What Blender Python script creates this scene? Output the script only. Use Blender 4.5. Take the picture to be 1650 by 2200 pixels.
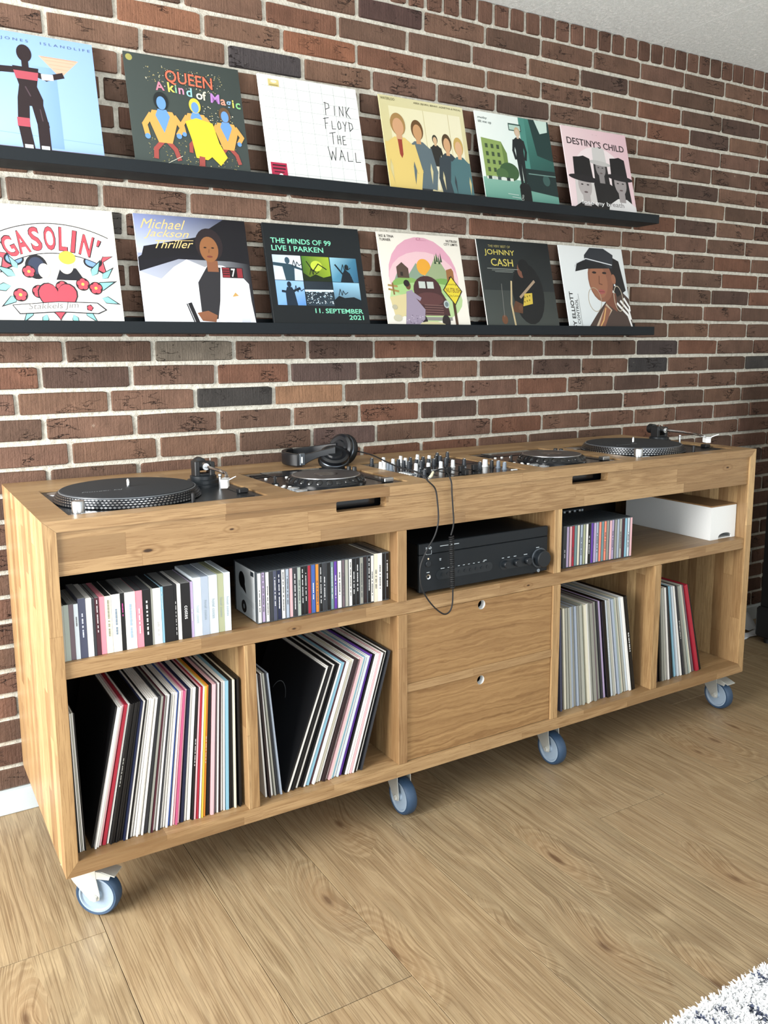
import bpy, bmesh, math, random
from mathutils import Matrix, Vector
R = math.radians
random.seed(7)
SC = bpy.context.scene
for o in list(bpy.data.objects): bpy.data.objects.remove(o)
COL = SC.collection

# ------------------------------------------------------------------ camera, world, light, exposure
def srgb(c):
    if isinstance(c, str): c = tuple(int(c[i:i+2], 16) for i in (0, 2, 4))
    return tuple((v/255/12.92 if v/255 <= .04045 else ((v/255+.055)/1.055)**2.4) for v in c[:3])
yaw, pitch, roll = 0.5287869, -0.1561513, -0.0087879
Fw = Vector((math.sin(yaw)*math.cos(pitch), math.cos(yaw)*math.cos(pitch), math.sin(pitch)))
Rt = Vector((math.cos(yaw), -math.sin(yaw), 0)); Up = Rt.cross(Fw)
R2 = math.cos(roll)*Rt + math.sin(roll)*Up; U2 = -math.sin(roll)*Rt + math.cos(roll)*Up
cam = bpy.data.cameras.new('camera'); co = bpy.data.objects.new('camera', cam); COL.objects.link(co)
co.matrix_world = Matrix(((R2.x, U2.x, -Fw.x, -0.26177), (R2.y, U2.y, -Fw.y, -1.71411), (R2.z, U2.z, -Fw.z, 1.22678), (0, 0, 0, 1)))
cam.sensor_fit = 'VERTICAL'; cam.sensor_height = 36.0; cam.sensor_width = 27.0
cam.lens = 1804.95/2200*36; cam.shift_x = 35.057/2200; cam.shift_y = -60.488/2200
cam.clip_start = .02
SC.camera = co
W = bpy.data.worlds.new('world'); SC.world = W; W.use_nodes = True
W.node_tree.nodes['Background'].inputs[0].default_value = (.90, .96, 1.0, 1)
W.node_tree.nodes['Background'].inputs[1].default_value = .84
def area(name, loc, target, sx, sy, power, col):
    l = bpy.data.lights.new(name, 'AREA'); l.shape = 'RECTANGLE'; l.size = sx; l.size_y = sy; l.energy = power; l.color = col
    o = bpy.data.objects.new(name, l); COL.objects.link(o); o.location = loc
    o.rotation_euler = (Vector(target)-Vector(loc)).to_track_quat('-Z', 'Y').to_euler(); return o
area('window_light_left', (-1.85, -.45, 1.4), (.9, .25, 1.25), 1.6, 1.7, 135, (1, .99, .965))
area('fill_light_front', (.3, -4.2, 1.2), (1.2, .3, 2.1), 3.0, 1.7, 46, (.94, .98, 1))  # unseen fill from the front, aimed upward to brighten the ceiling
SC.view_settings.view_transform = 'Standard'; SC.view_settings.look = 'None'
SC.view_settings.gamma = 1; SC.view_settings.use_curve_mapping = False
SC.view_settings.exposure = 0.50

# ------------------------------------------------------------------ helpers
class MB:
    def __init__(s, M=None): s.v = []; s.f = []; s.mi = []; s.M = M or Matrix()
    def add(s, vs, fs, m=0):
        n = len(s.v); s.v += [tuple(s.M @ Vector(v)) for v in vs]
        for f in fs: s.f.append([i+n for i in f]); s.mi.append(m)
        return s
    def box(s, x0, x1, y0, y1, z0, z1, b=0, m=0):
        lo, hi = (x0, y0, z0), (x1, y1, z1)
        if b <= 0:
            vs = [(hi[0] if i & 1 else lo[0], hi[1] if i & 2 else lo[1], hi[2] if i & 4 else lo[2]) for i in range(8)]
            return s.add(vs, [(0,2,3,1),(4,5,7,6),(0,1,5,4),(2,6,7,3),(0,4,6,2),(1,3,7,5)], m)
        vs = []; ix = {}
        for c in range(8):
            for a in range(3):
                p = []
                for k in range(3):
                    h = (c >> k) & 1
                    p.append((hi[k] if h else lo[k]) + (0 if k == a else (-b if h else b)))
                ix[c, a] = len(vs); vs.append(tuple(p))
        fs = []
        for a in range(3):
            u, w = 1 << ((a+1) % 3), 1 << ((a+2) % 3)
            for h in (0, 1 << a):
                q = [ix[h, a], ix[h | u, a], ix[h | u | w, a], ix[h | w, a]]
                fs.append(q if h else q[::-1])
        for a in range(3):
            bb, cc = (a+1) % 3, (a+2) % 3
            for ha in (0, 1):
                for hb in (0, 1):
                    base = (ha << a) | (hb << bb); c1 = base | (1 << cc)
                    fs.append((ix[base, a], ix[c1, a], ix[c1, bb], ix[base, bb]))
        for c in range(8): fs.append((ix[c, 0], ix[c, 1], ix[c, 2]))
        return s.add(vs, fs, m)
    def lathe(s, prof, c=(0,0,0), n=32, m=0, A=None, caps=True):
        A = A or Matrix(); vs = []; fs = []
        for r, z in prof:
            for k in range(n):
                t = 2*math.pi*k/n; vs.append(tuple(Vector(c) + A @ Vector((r*math.cos(t), r*math.sin(t), z))))
        for i in range(len(prof)-1):
            for k in range(n):
                k2 = (k+1) % n; fs.append((i*n+k, i*n+k2, (i+1)*n+k2, (i+1)*n+k))
        if caps:
            fs.append(tuple(range(n))[::-1]); fs.append(tuple(range((len(prof)-1)*n, len(prof)*n)))
        return s.add(vs, fs, m)
    def cyl(s, c, r, h, n=24, m=0, A=None, r2=None, b=0):
        r2 = r if r2 is None else r2
        p = [(r, 0), (r2, h)] if not b else [(r-b, 0), (r, b), (r2, h-b), (r2-b, h)]
        return s.lathe(p, c, n, m, A)
    def tube(s, pts, r, n=8, m=0):
        pts = [Vector(p) for p in pts]; vs = []; fs = []
        nrm = None
        for i, p in enumerate(pts):
            d = (pts[min(i+1, len(pts)-1)]-pts[max(i-1, 0)]).normalized()
            if nrm is None:
                nrm = d.orthogonal().normalized()
            nrm = (nrm - d*nrm.dot(d)).normalized(); bi = d.cross(nrm)
            rr = r[i] if isinstance(r, (list, tuple)) else r
            for k in range(n):
                t = 2*math.pi*k/n; vs.append(tuple(p + rr*(math.cos(t)*nrm+math.sin(t)*bi)))
        for i in range(len(pts)-1):
            for k in range(n): fs.append((i*n+k, i*n+(k+1) % n, (i+1)*n+(k+1) % n, (i+1)*n+k))
        fs.append(tuple(range(n))[::-1]); fs.append(tuple(range((len(pts)-1)*n, len(pts)*n)))
        return s.add(vs, fs, m)
    def prism(s, pts, d, m=0):     # pts: 3-D loop, d: extrusion vector
        n = len(pts); d = Vector(d)
        vs = [tuple(p) for p in pts]+[tuple(Vector(p)+d) for p in pts]
        return s.add(vs, [tuple(range(n))[::-1], tuple(range(n, 2*n))]+[(i, (i+1) % n, (i+1) % n+n, i+n) for i in range(n)], m)
    def mesh(s, name, mats, smooth=True, fix=True):
        me = bpy.data.meshes.new(name); me.from_pydata(s.v, [], s.f)
        for m in (mats if isinstance(mats, (list, tuple)) else [mats]): me.materials.append(m)
        me.polygons.foreach_set('material_index', s.mi)
        if fix:
            bm = bmesh.new(); bm.from_mesh(me); bmesh.ops.recalc_face_normals(bm, faces=bm.faces); bm.to_mesh(me); bm.free()
        if smooth:
            me.shade_smooth(); me.set_sharp_from_angle(angle=R(32))
        return me
    def obj(s, name, mats, parent=None, smooth=True, label=None, color=None):
        return link(name, s.mesh(name, mats, smooth), parent, label, color)
def link(name, data, parent=None, label=None, color=None):
    o = bpy.data.objects.new(name, data); COL.objects.link(o)
    if parent: o.parent = parent
    if label: o['label'] = label
    if color is not None: o.color = (*srgb(color), 1)
    return o
def tag(o, label, cat, group=None):
    o['label'] = label; o['category'] = cat
    if group: o['group'] = group
    return o
def thing(name, label, cat, loc=(0,0,0), group=None):
    o = link(name, None); o.location = loc; o.empty_display_size = .05
    return tag(o, label, cat, group)
def struct(o): o['kind'] = 'structure'; return o
def copy_tree(o, parent=None):
    c = o.copy(); COL.objects.link(c)
    if parent: c.parent = parent
    for ch in list(o.children): copy_tree(ch, c)
    return c
def frame(n):      # matrix whose +Z is n
    return Vector(n).to_track_quat('Z', 'Y').to_matrix().to_4x4()

# ------------------------------------------------------------------ materials
MATS = {}
def base_mat(name):
    m = bpy.data.materials.new(name); m.use_nodes = True
    nt = m.node_tree; return m, nt, nt.nodes['Principled BSDF']
class NT:
    def __init__(s, nt): s.nt = nt
    def n(s, t, **kw):
        x = s.nt.nodes.new(t)
        for k, v in kw.items(): setattr(x, k, v)
        return x
    def l(s, a, b): s.nt.links.new(a, b)
    def _in(s, sock, v):
        if v is None: return
        if hasattr(v, 'is_output'): s.l(v, sock)
        else: sock.default_value = v
    def math(s, op, a, b=None, c=None, clamp=False):
        x = s.n('ShaderNodeMath', operation=op); x.use_clamp = clamp
        s._in(x.inputs[0], a); s._in(x.inputs[1], b); s._in(x.inputs[2], c); return x.outputs[0]
    def comb(s, x=0., y=0., z=0.):
        c = s.n('ShaderNodeCombineXYZ')
        for i, v in enumerate((x, y, z)): s._in(c.inputs[i], v)
        return c.outputs[0]
    def noise(s, vec, scale, detail=4, rough=.55, dist=0., dim='3D', w=None):
        x = s.n('ShaderNodeTexNoise', noise_dimensions=dim)
        if vec is not None: s.l(vec, x.inputs['Vector'])
        if w is not None: s._in(x.inputs['W'], w)
        x.inputs['Scale'].default_value = scale; x.inputs['Detail'].default_value = detail
        x.inputs['Roughness'].default_value = rough; x.inputs['Distortion'].default_value = dist
        return x.outputs['Fac']
    def white(s, vec): 
        x = s.n('ShaderNodeTexWhiteNoise', noise_dimensions='3D'); s.l(vec, x.inputs['Vector']); return x
    def ramp(s, fac, stops, interp='LINEAR'):
        x = s.n('ShaderNodeValToRGB'); s.l(fac, x.inputs[0]); e = x.color_ramp.elements; x.color_ramp.interpolation = interp
        while len(e) < len(stops): e.new(.5)
        for el, (p, c) in zip(e, stops):
            el.position = p; el.color = (*srgb(c), 1) if not isinstance(c, float) else (c, c, c, 1)
        return x.outputs['Color']
    def mix(s, fac, a, b, mode='MIX'):
        x = s.n('ShaderNodeMix', data_type='RGBA', blend_type=mode)
        s._in(x.inputs[0], fac)
        for i, v in ((6, a), (7, b)):
            if hasattr(v, 'is_output'): s.l(v, x.inputs[i])
            else: x.inputs[i].default_value = (*srgb(v), 1) if not isinstance(v, float) else (v, v, v, 1)
        return x.outputs[2]
    def bump(s, h, strength, dist, bsdf):
        x = s.n('ShaderNodeBump'); x.inputs['Strength'].default_value = strength; x.inputs['Distance'].default_value = dist
        s.l(h, x.inputs['Height']); s.l(x.outputs[0], bsdf.inputs['Normal'])
def plain(name, c, rough=.5, metal=0., spec=.5, coat=0., bump=0., bscale=300., var=.0):
    if name in MATS: return MATS[name]
    m, nt, b = base_mat(name); t = NT(nt)
    b.inputs['Base Color'].default_value = (*srgb(c), 1); b.inputs['Roughness'].default_value = rough
    b.inputs['Metallic'].default_value = metal; b.inputs['Specular IOR Level'].default_value = spec; b.inputs['Coat Weight'].default_value = coat
    co_ = t.n('ShaderNodeTexCoord')
    nz = t.noise(co_.outputs['Object'], bscale, 3)
    col = t.mix(nz, tuple(max(0, v*(1-var)) for v in hexrgb(c)), tuple(min(255, v*(1+var)) for v in hexrgb(c)))
    t.l(col, b.inputs['Base Color'])
    if bump: t.bump(nz, bump, .001, b)
    MATS[name] = m; return m
def hexrgb(c):
    return tuple(int(c[i:i+2], 16) for i in (0, 2, 4)) if isinstance(c, str) else c
def painted(name, rough=.45, spec=.5, var=.06):       # colour comes from the object's own colour
    if name in MATS: return MATS[name]
    m, nt, b = base_mat(name); t = NT(nt)
    oi = t.n('ShaderNodeObjectInfo'); tc = t.n('ShaderNodeTexCoord')
    nz = t.noise(tc.outputs['Object'], 25., 4)
    sc = t.math('MULTIPLY_ADD', nz, var*2, 1-var)
    x = t.n('ShaderNodeVectorMath', operation='SCALE'); t.l(oi.outputs['Color'], x.inputs[0]); t.l(sc, x.inputs['Scale'])
    t.l(x.outputs[0], b.inputs['Base Color']); b.inputs['Roughness'].default_value = rough; b.inputs['Specular IOR Level'].default_value = spec
    MATS[name] = m; return m
def printed(name, rough=.4):
    m, nt, b = base_mat(name); t = NT(nt)
    a = t.n('ShaderNodeVertexColor', layer_name='Col'); t.l(a.outputs['Color'], b.inputs['Base Color'])
    b.inputs['Roughness'].default_value = rough; b.inputs['Specular IOR Level'].default_value = .35
    MATS[name] = m; return m
KNOTS = [(.2075, .8178, .021), (.5408, .5870, .011), (1.2558, .5840, .010), (2.08, .850, .016), (.395, .842, .012)]
def oak(axis, name, tones=('7a5d3c', '947550', 'aa8b63', '866847'), stave=.047, length=.42, rough=.42):
    """glued oak staves running along axis; grain, staves and joints are in the wood"""
    m, nt, b = base_mat(name); t = NT(nt)
    tc = t.n('ShaderNodeTexCoord'); sp = t.n('ShaderNodeSeparateXYZ'); t.l(tc.outputs['Object'], sp.inputs[0])
    ax = 'XYZ'.index(axis); L = sp.outputs[ax]; o = [i for i in range(3) if i != ax]
    u, w = sp.outputs[o[0]], sp.outputs[o[1]]
    ru = t.math('FLOOR', t.math('DIVIDE', t.math('ADD', u, .0105), stave)); rw = t.math('FLOOR', t.math('DIVIDE', t.math('ADD', w, .0305), stave))
    wn = t.white(t.comb(ru, rw, 3.7)); off = wn.outputs['Value']
    lc = t.math('FLOOR', t.math('ADD', t.math('DIVIDE', L, length), t.math('MULTIPLY', off, 7.3)))
    cell = t.white(t.comb(t.math('ADD', ru, t.math('MULTIPLY', rw, 11.)), lc, .5))
    cv = cell.outputs['Value']; sc = t.n('ShaderNodeSeparateXYZ'); t.l(cell.outputs['Color'], sc.inputs[0])
    base = t.ramp(cv, [(0., tones[0]), (.3, tones[1]), (.7, tones[2]), (1., tones[3])])
    # grain coordinates: stretched along the stave, shifted per stave
    gx = t.math('MULTIPLY', L, 1.); gu = t.math('ADD', u, t.math('MULTIPLY', sc.outputs[0], 9.)); gw = t.math('ADD', w, t.math('MULTIPLY', sc.outputs[1], 9.))
    v1 = t.comb(t.math('MULTIPLY', gx, 2.2), t.math('MULTIPLY', gu, 26.), t.math('MULTIPLY', gw, 26.))
    warp = t.noise(v1, 1., 3, .5)
    ring = t.math('SINE', t.math('MULTIPLY', t.math('ADD', warp, t.math('MULTIPLY', t.math('ADD', gu, gw), 4.)), 46.))
    v2 = t.comb(t.math('MULTIPLY', gx, 14.), t.math('MULTIPLY', gu, 420.), t.math('MULTIPLY', gw, 420.))
    fine = t.noise(v2, 1., 3, .6)
    fig = t.math('MULTIPLY_ADD', sc.outputs[2], .55, .12)
    c1 = t.mix(t.math('MULTIPLY', t.math('MULTIPLY_ADD', ring, .5, .5), fig), base, t.mix(.75, base, '694522'))
    c2 = t.mix(t.math('MULTIPLY', t.math('GREATER_THAN', fine, .56), .46), c1, '6d4a28')
    big = t.noise(v1, .35, 2)
    c3 = t.mix(t.math('MULTIPLY', big, .16), c2, 'dcc095')
    fr = t.math('ABSOLUTE', t.math('SUBTRACT', t.math('FRACT', t.math('DIVIDE', t.math('ADD', u, .0105), stave)), .5))
    fl_ = t.math('ABSOLUTE', t.math('SUBTRACT', t.math('FRACT', t.math('ADD', t.math('DIVIDE', L, length), t.math('MULTIPLY', off, 7.3))), .5))
    seam = t.math('MAXIMUM', t.math('GREATER_THAN', fr, .488), t.math('GREATER_THAN', fl_, .4985))
    c3 = t.mix(t.math('MULTIPLY', seam, .30), c3, '6b4a2a')
    # small knots, sparse
    vo = t.n('ShaderNodeTexVoronoi', feature='F1'); vo.inputs['Scale'].default_value = 1.
    t.l(t.comb(t.math('MULTIPLY', gx, 3.), t.math('MULTIPLY', gu, 7.), t.math('MULTIPLY', gw, 7.)), vo.inputs['Vector'])
    kn = t.ramp(vo.outputs['Distance'], [(.0, 1.), (.045, .8), (.09, .0), (1., 0.)])
    c4 = t.mix(t.math('MULTIPLY', kn, .75), c3, '5c3a20')
    for kx, kz, kr in (KNOTS if axis == 'X' else ()):
        dx = t.math('DIVIDE', t.math('SUBTRACT', sp.outputs[0], kx), kr*2.4); dz = t.math('DIVIDE', t.math('SUBTRACT', sp.outputs[2], kz), kr)
        dd = t.math('ADD', t.math('SQRT', t.math('ADD', t.math('MULTIPLY', dx, dx), t.math('MULTIPLY', dz, dz))), t.math('MULTIPLY', t.math('SUBTRACT', warp, .5), .8))
        rg = t.math('MULTIPLY_ADD', t.math('SINE', t.math('MULTIPLY', dd, 13.)), .5, .5)
        c4 = t.mix(t.math('MULTIPLY', t.math('MULTIPLY', rg, .45), t.ramp(dd, [(.0, 1.), (.55, .8), (1., 0.)])), c4, '6b4826')
        c4 = t.mix(t.ramp(dd, [(.0, .95), (.10, .9), (.2, 0.), (1., 0.)]), c4, '2e1c10')
    t.l(c4, b.inputs['Base Color']); b.inputs['Roughness'].default_value = rough; b.inputs['Specular IOR Level'].default_value = .35
    t.bump(fine, .12, .001, b)
    MATS[name] = m; return m
def veneer(name):
    m, nt, b = base_mat(name); t = NT(nt)
    tc = t.n('ShaderNodeTexCoord'); sp = t.n('ShaderNodeSeparateXYZ'); t.l(tc.outputs['Object'], sp.inputs[0])
    x, z = sp.outputs[0], sp.outputs[2]
    warp = t.noise(t.comb(t.math('MULTIPLY', x, 4.), t.math('MULTIPLY', z, 14.), 1.), 1., 4, .6)
    r1 = t.noise(t.comb(t.math('MULTIPLY', x, 2.2), t.math('ADD', t.math('MULTIPLY', z, 95.), t.math('MULTIPLY', warp, 6.)), 4.), 1., 3, .6)
    fine = t.noise(t.comb(t.math('MULTIPLY', x, 16.), t.math('MULTIPLY', z, 520.), 2.), 1., 3, .6)
    c = t.ramp(r1, [(.2, '6a4c2e'), (.42, '8d6c47'), (.6, '9e7d54'), (.85, 'b28f63')])
    c = t.mix(t.math('MULTIPLY', t.math('GREATER_THAN', fine, .58), .28), c, '6f4a28')
    t.l(c, b.inputs['Base Color']); b.inputs['Roughness'].default_value = .48; b.inputs['Specular IOR Level'].default_value = .3
    t.bump(fine, .15, .001, b); MATS[name] = m; return m
def floor_oak():
    m, nt, b = base_mat('laminate oak'); t = NT(nt)
    tc = t.n('ShaderNodeTexCoord'); oi = t.n('ShaderNodeObjectInfo'); sp = t.n('ShaderNodeSeparateXYZ'); t.l(tc.outputs['Object'], sp.inputs[0])
    rnd = oi.outputs['Random']
    x = t.math('ADD', sp.outputs[0], t.math('MULTIPLY', rnd, 37.)); y = t.math('ADD', sp.outputs[1], t.math('MULTIPLY', rnd, 91.))
    # knots bend the grain round them
    vo = t.n('ShaderNodeTexVoronoi', feature='F1', voronoi_dimensions='2D'); vo.inputs['Scale'].default_value = 1.
    t.l(t.comb(t.math('MULTIPLY', x, 5.2), t.math('MULTIPLY', y, 2.0), 0.), vo.inputs['Vector'])
    d = vo.outputs['Distance']
    rare = t.ramp(vo.outputs['Color'], [(.60, 0.), (.62, 1.)])
    kz = t.mix(rare, 0., t.ramp(d, [(0., 1.), (.10, .75), (.36, .0), (1., 0.)]))
    warp = t.noise(t.comb(t.math('MULTIPLY', x, 7.), t.math('MULTIPLY', y, 1.5), 0.), 1., 3, .5)
    ph = t.math('ADD', t.math('MULTIPLY', x, 30.), t.math('ADD', t.math('MULTIPLY', warp, 11.), t.math('MULTIPLY', kz, 6.)))
    ring = t.noise(t.comb(ph, t.math('MULTIPLY', y, .8), 0.), 1.4, 4, .7)
    lines = t.math('SINE', t.math('MULTIPLY', ph, 5.5))
    fine = t.noise(t.comb(t.math('ADD', t.math('MULTIPLY', x, 300.), t.math('MULTIPLY', kz, 14.)), t.math('MULTIPLY', y, 3.6), 0.), 1., 2, .5)
    mid = t.noise(t.comb(t.math('MULTIPLY', x, 70.), t.math('MULTIPLY', y, 1.6), 0.), 1., 3, .6)
    c = t.ramp(ring, [(.25, '62513b'), (.42, '806e52'), (.6, '968263'), (.8, '756348')])
    c = t.mix(t.math('MULTIPLY_ADD', lines, .24, .22), c, '634829')
    c = t.mix(t.math('MULTIPLY', mid, .5), c, 'b09f82')
    c = t.mix(t.math('MULTIPLY', t.math('GREATER_THAN', fine, .55), .40), c, '503b26')
    hair = t.noise(t.comb(t.math('ADD', t.math('MULTIPLY', x, 620.), t.math('MULTIPLY', kz, 30.)), t.math('MULTIPLY', y, 7.), 2.), 1., 2, .5)
    c = t.mix(t.math('MULTIPLY', t.math('GREATER_THAN', hair, .57), .18), c, 'cbb58c')
    core = t.mix(rare, 0., t.ramp(t.math('ADD', d, t.math('MULTIPLY', t.math('SUBTRACT', mid, .5), .10)), [(0., 1.), (.02, .9), (.06, .0), (1., 0.)]))
    c = t.mix(t.math('MULTIPLY', kz, .22), c, '8f6742')
    c = t.mix(t.math('MULTIPLY', core, .75), c, '4a3222')
    c = t.mix(t.math('MULTIPLY_ADD', rnd, .16, .0), c, 'a58058')
    t.l(c, b.inputs['Base Color']); b.inputs['Roughness'].default_value = .40; b.inputs['Specular IOR Level'].default_value = .4
    t.bump(fine, .10, .001, b); MATS['laminate'] = m; return m
def brick_mat(tint=1.):
    m, nt, b = base_mat('fired brick'); t = NT(nt)
    tc = t.n('ShaderNodeTexCoord'); oi = t.n('ShaderNodeObjectInfo'); sp = t.n('ShaderNodeSeparateXYZ'); t.l(tc.outputs['Object'], sp.inputs[0])
    rnd = t.math('MULTIPLY', oi.outputs['Random'], 50.)
    vec = t.comb(t.math('ADD', sp.outputs[0], rnd), sp.outputs[1], t.math('ADD', sp.outputs[2], rnd))
    x = t.math('ADD', sp.outputs[0], rnd); z = t.math('ADD', sp.outputs[2], rnd)
    n1 = t.noise(vec, 14., 5, .6); n2 = t.noise(vec, 120., 4, .65)
    stri = t.noise(t.comb(t.math('MULTIPLY', x, 260.), t.math('MULTIPLY', z, 12.), 0.), 1., 2)
    crv = t.noise(t.comb(t.math('MULTIPLY', x, 13.), t.math('MULTIPLY', z, 40.), 0.), 1., 3, .62)
    crack = t.ramp(t.math('ABSOLUTE', t.math('SUBTRACT', crv, .5)), [(0., 1.), (.007, .9), (.016, 0.), (1., 0.)])
    msk = t.ramp(t.noise(vec, 9., 2), [(.54, 0.), (.62, 1.)])
    pit = t.ramp(n2, [(.25, 1.), (.31, 0.)])
    dark = t.math('MAXIMUM', t.math('MULTIPLY', crack, msk), t.math('MULTIPLY', pit, .8))
    # half bricks fired darker
    edge = t.ramp(t.math('MULTIPLY_ADD', sp.outputs[0], t.math('SUBTRACT', oi.outputs['Random'], .5), .5), [(.5, 0.), (.505, 1.)])
    sc = t.n('ShaderNodeVectorMath', operation='SCALE'); t.l(oi.outputs['Color'], sc.inputs[0])
    t.l(t.math('ADD', t.math('MULTIPLY_ADD', n1, 1.0*tint, .45*tint), t.math('MULTIPLY', t.math('SUBTRACT', stri, .5), .55)), sc.inputs['Scale'])
    c = t.mix(t.math('MULTIPLY', dark, .85), sc.outputs[0], '1d1411')
    salt = t.ramp(t.noise(vec, 28., 4, .7), [(.68, 0.), (.78, .35)])
    c = t.mix(salt, c, 'c3b8a4')
    t.l(c, b.inputs['Base Color']); b.inputs['Roughness'].default_value = .82; b.inputs['Specular IOR Level'].default_value = .25
    h = t.math('SUBTRACT', t.math('ADD', t.math('MULTIPLY', n2, .5), t.math('MULTIPLY', stri, .35)), t.math('MULTIPLY', dark, 1.3))
    t.bump(h, .9, .004, b); return m
def mortar_mat():
    m, nt, b = base_mat('lime mortar'); t = NT(nt); tc = t.n('ShaderNodeTexCoord')
    n1 = t.noise(tc.outputs['Object'], 60., 5, .7); n2 = t.noise(tc.outputs['Object'], 9., 3)
    c = t.ramp(n1, [(.25, '8f897e'), (.42, 'c2beb2'), (.6, 'd9d6ca'), (.85, 'ebe9e0')])
    c = t.mix(t.math('MULTIPLY', n2, .3), c, 'b4ac9b')
    t.l(c, b.inputs['Base Color']); b.inputs['Roughness'].default_value = .95; b.inputs['Specular IOR Level'].default_value = .1
    t.bump(n1, .9, .006, b); return m
def ceiling_mat():
    m, nt, b = base_mat('textured ceiling'); t = NT(nt); tc = t.n('ShaderNodeTexCoord')
    n1 = t.noise(tc.outputs['Object'], 55., 5, .75, 1.2); n2 = t.noise(tc.outputs['Object'], 160., 4, .7)
    h = t.math('ADD', t.math('MULTIPLY', t.math('ABSOLUTE', t.math('SUBTRACT', n1, .5)), 2.), t.math('MULTIPLY', n2, .35))
    c = t.ramp(h, [(.1, 'dbe2e0'), (.35, 'f6f9f8'), (.7, 'ffffff')])
    t.l(c, b.inputs['Base Color']); b.inputs['Roughness'].default_value = .9
    t.bump(h, .9, .004, b); return m
OX = oak('X', 'oak staves lengthwise'); OZ = oak('Z', 'oak staves upright', tones=('7d5d3b', '9f7e55', 'c2a274', '8a6947'), length=.55, stave=.036)  # upright tones kept paler to carry light on the side panel; stripes are wood
VEN = veneer('oak veneer')
BLK = plain('black plastic', '17181a', .42, var=.08)
SATIN = plain('satin black metal', '1b2024', .34, bump=.05, bscale=900., var=.06)
GLOSSB = plain('gloss black plate', '0e0f11', .16, spec=.6, var=.05)
RUB = plain('black rubber mat', '1a1d21', .75, bump=.2, bscale=700., var=.12)
SIL = plain('brushed aluminium', 'c9ccce', .28, metal=1., var=.04)
CHR = plain('bright chrome', 'e6e8ea', .12, metal=1., var=.02)
ZINC = plain('zinc plated steel', 'cfd1cb', .36, metal=.45, var=.05)
WHT = plain('white plastic', 'e9ebea', .45, var=.02)
GRYB = plain('grey plastic', '7f878e', .4, var=.05)
HUB = plain('pale blue grey wheel hub', '8e9fb0', .42, var=.03)
TYRE = plain('blue grey rubber tyre', '2c435c', .5, var=.06)
LEDGE = plain('black painted wood', '0f161b', .6, spec=.3, bump=.1, bscale=120., var=.08)
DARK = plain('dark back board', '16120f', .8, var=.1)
SPK = plain('black speaker cloth', '08090b', .7, var=.1)
PAINTW = plain('white painted board', 'c4cdd0', .45, var=.02)
SLV = painted('card sleeve', .42, .4); SLVP = painted('card sleeve in plastic', .18, .6, .12)
CASE = plain('smoked jewel case', '474d52', .25, spec=.6, var=.08); LBL = painted('spine label', .3, .5)
MARK = painted('spine print', .5, .3, 0.)
PRT = printed('colour print')

# ------------------------------------------------------------------ wall, bricks
YW, ZC, BZ, CR, BH = .60989, 2.3412, 2.06533, .067063, .0545
BR, MO = brick_mat(), mortar_mat(); BRV = [BR, brick_mat(.8), brick_mat(1.15)]
wall = MB().box(-.75, 3.75, YW+.006, YW+.12, -.02, ZC).obj('wall_back', MO, smooth=False); struct(wall)
ROWS = {-3:[1.075,1.312,1.554,2.516,2.754,2.991],-2:[1.01,1.253,1.501,2.693,2.937],-1:[.358,.592,.827,1.072,1.317,1.56,2.506,2.745,2.988],
0:[.182,.421,.658,.892,1.125,1.364,1.602,1.839,2.083,2.321,2.561,2.796,3.037],1:[.362,1.077,2.274,2.51,2.747,2.993],2:[2.698,2.944],3:[.347,2.507,2.747,2.987],
4:[1.123,2.561,2.793,3.034],5:[2.503,2.745,2.988],6:[.296,.533,.773,1.014,1.258,1.492,1.729,1.967,2.209,2.695,2.936],7:[.353,2.264,2.74,2.981],8:[2.318,2.555,2.798,3.034],
9:[2.261,2.739,2.976],10:[2.449,2.694,2.934],11:[2.487,2.731,2.978],12:[.179,.416,.652,.891,1.125,1.36,1.597,1.839,2.076,2.312,2.552,2.791,3.028],
13:[.116,.351,.595,.829,1.066,1.304,1.544,1.787,2.025,2.27,2.496,2.739,2.98],14:[.054,.289,.53,.774,1.013,1.248,1.481,1.717,1.958,2.197,2.449,2.684,2.925],
15:[.117,.355,.597,.834,1.069,1.301,1.54,1.771,2.016,2.252,2.487,2.722,2.966],16:[.178,.417,.655,.899,1.13,1.358,1.601,1.837,2.079,2.315,2.555,2.79,3.025],
17:[.119,.358,.596,1.078,1.307,1.543,1.774,2.017,2.253,2.481,2.722,2.956],18:[2.919,3.16],19:[3.135],21:[3.151],24:[3.155]}
rb = random.Random(11)
def joints(k):
    j = list(ROWS.get(k, [.09+rb.random()*.2]))
    out = [j[0]]
    for a, b_ in zip(j, j[1:]):
        n = max(1, round((b_-a)/.2385))
        for i in range(1, n+1): out.append(a+(b_-a)*i/n + (0 if i == n else rb.uniform(-.004, .004)))
    while out[0] > -.45: out.insert(0, out[0]-.2385+rb.uniform(-.004, .004))
    while out[-1] < 3.5: out.append(out[-1]+.2385+rb.uniform(-.004, .004))
    return out
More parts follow.
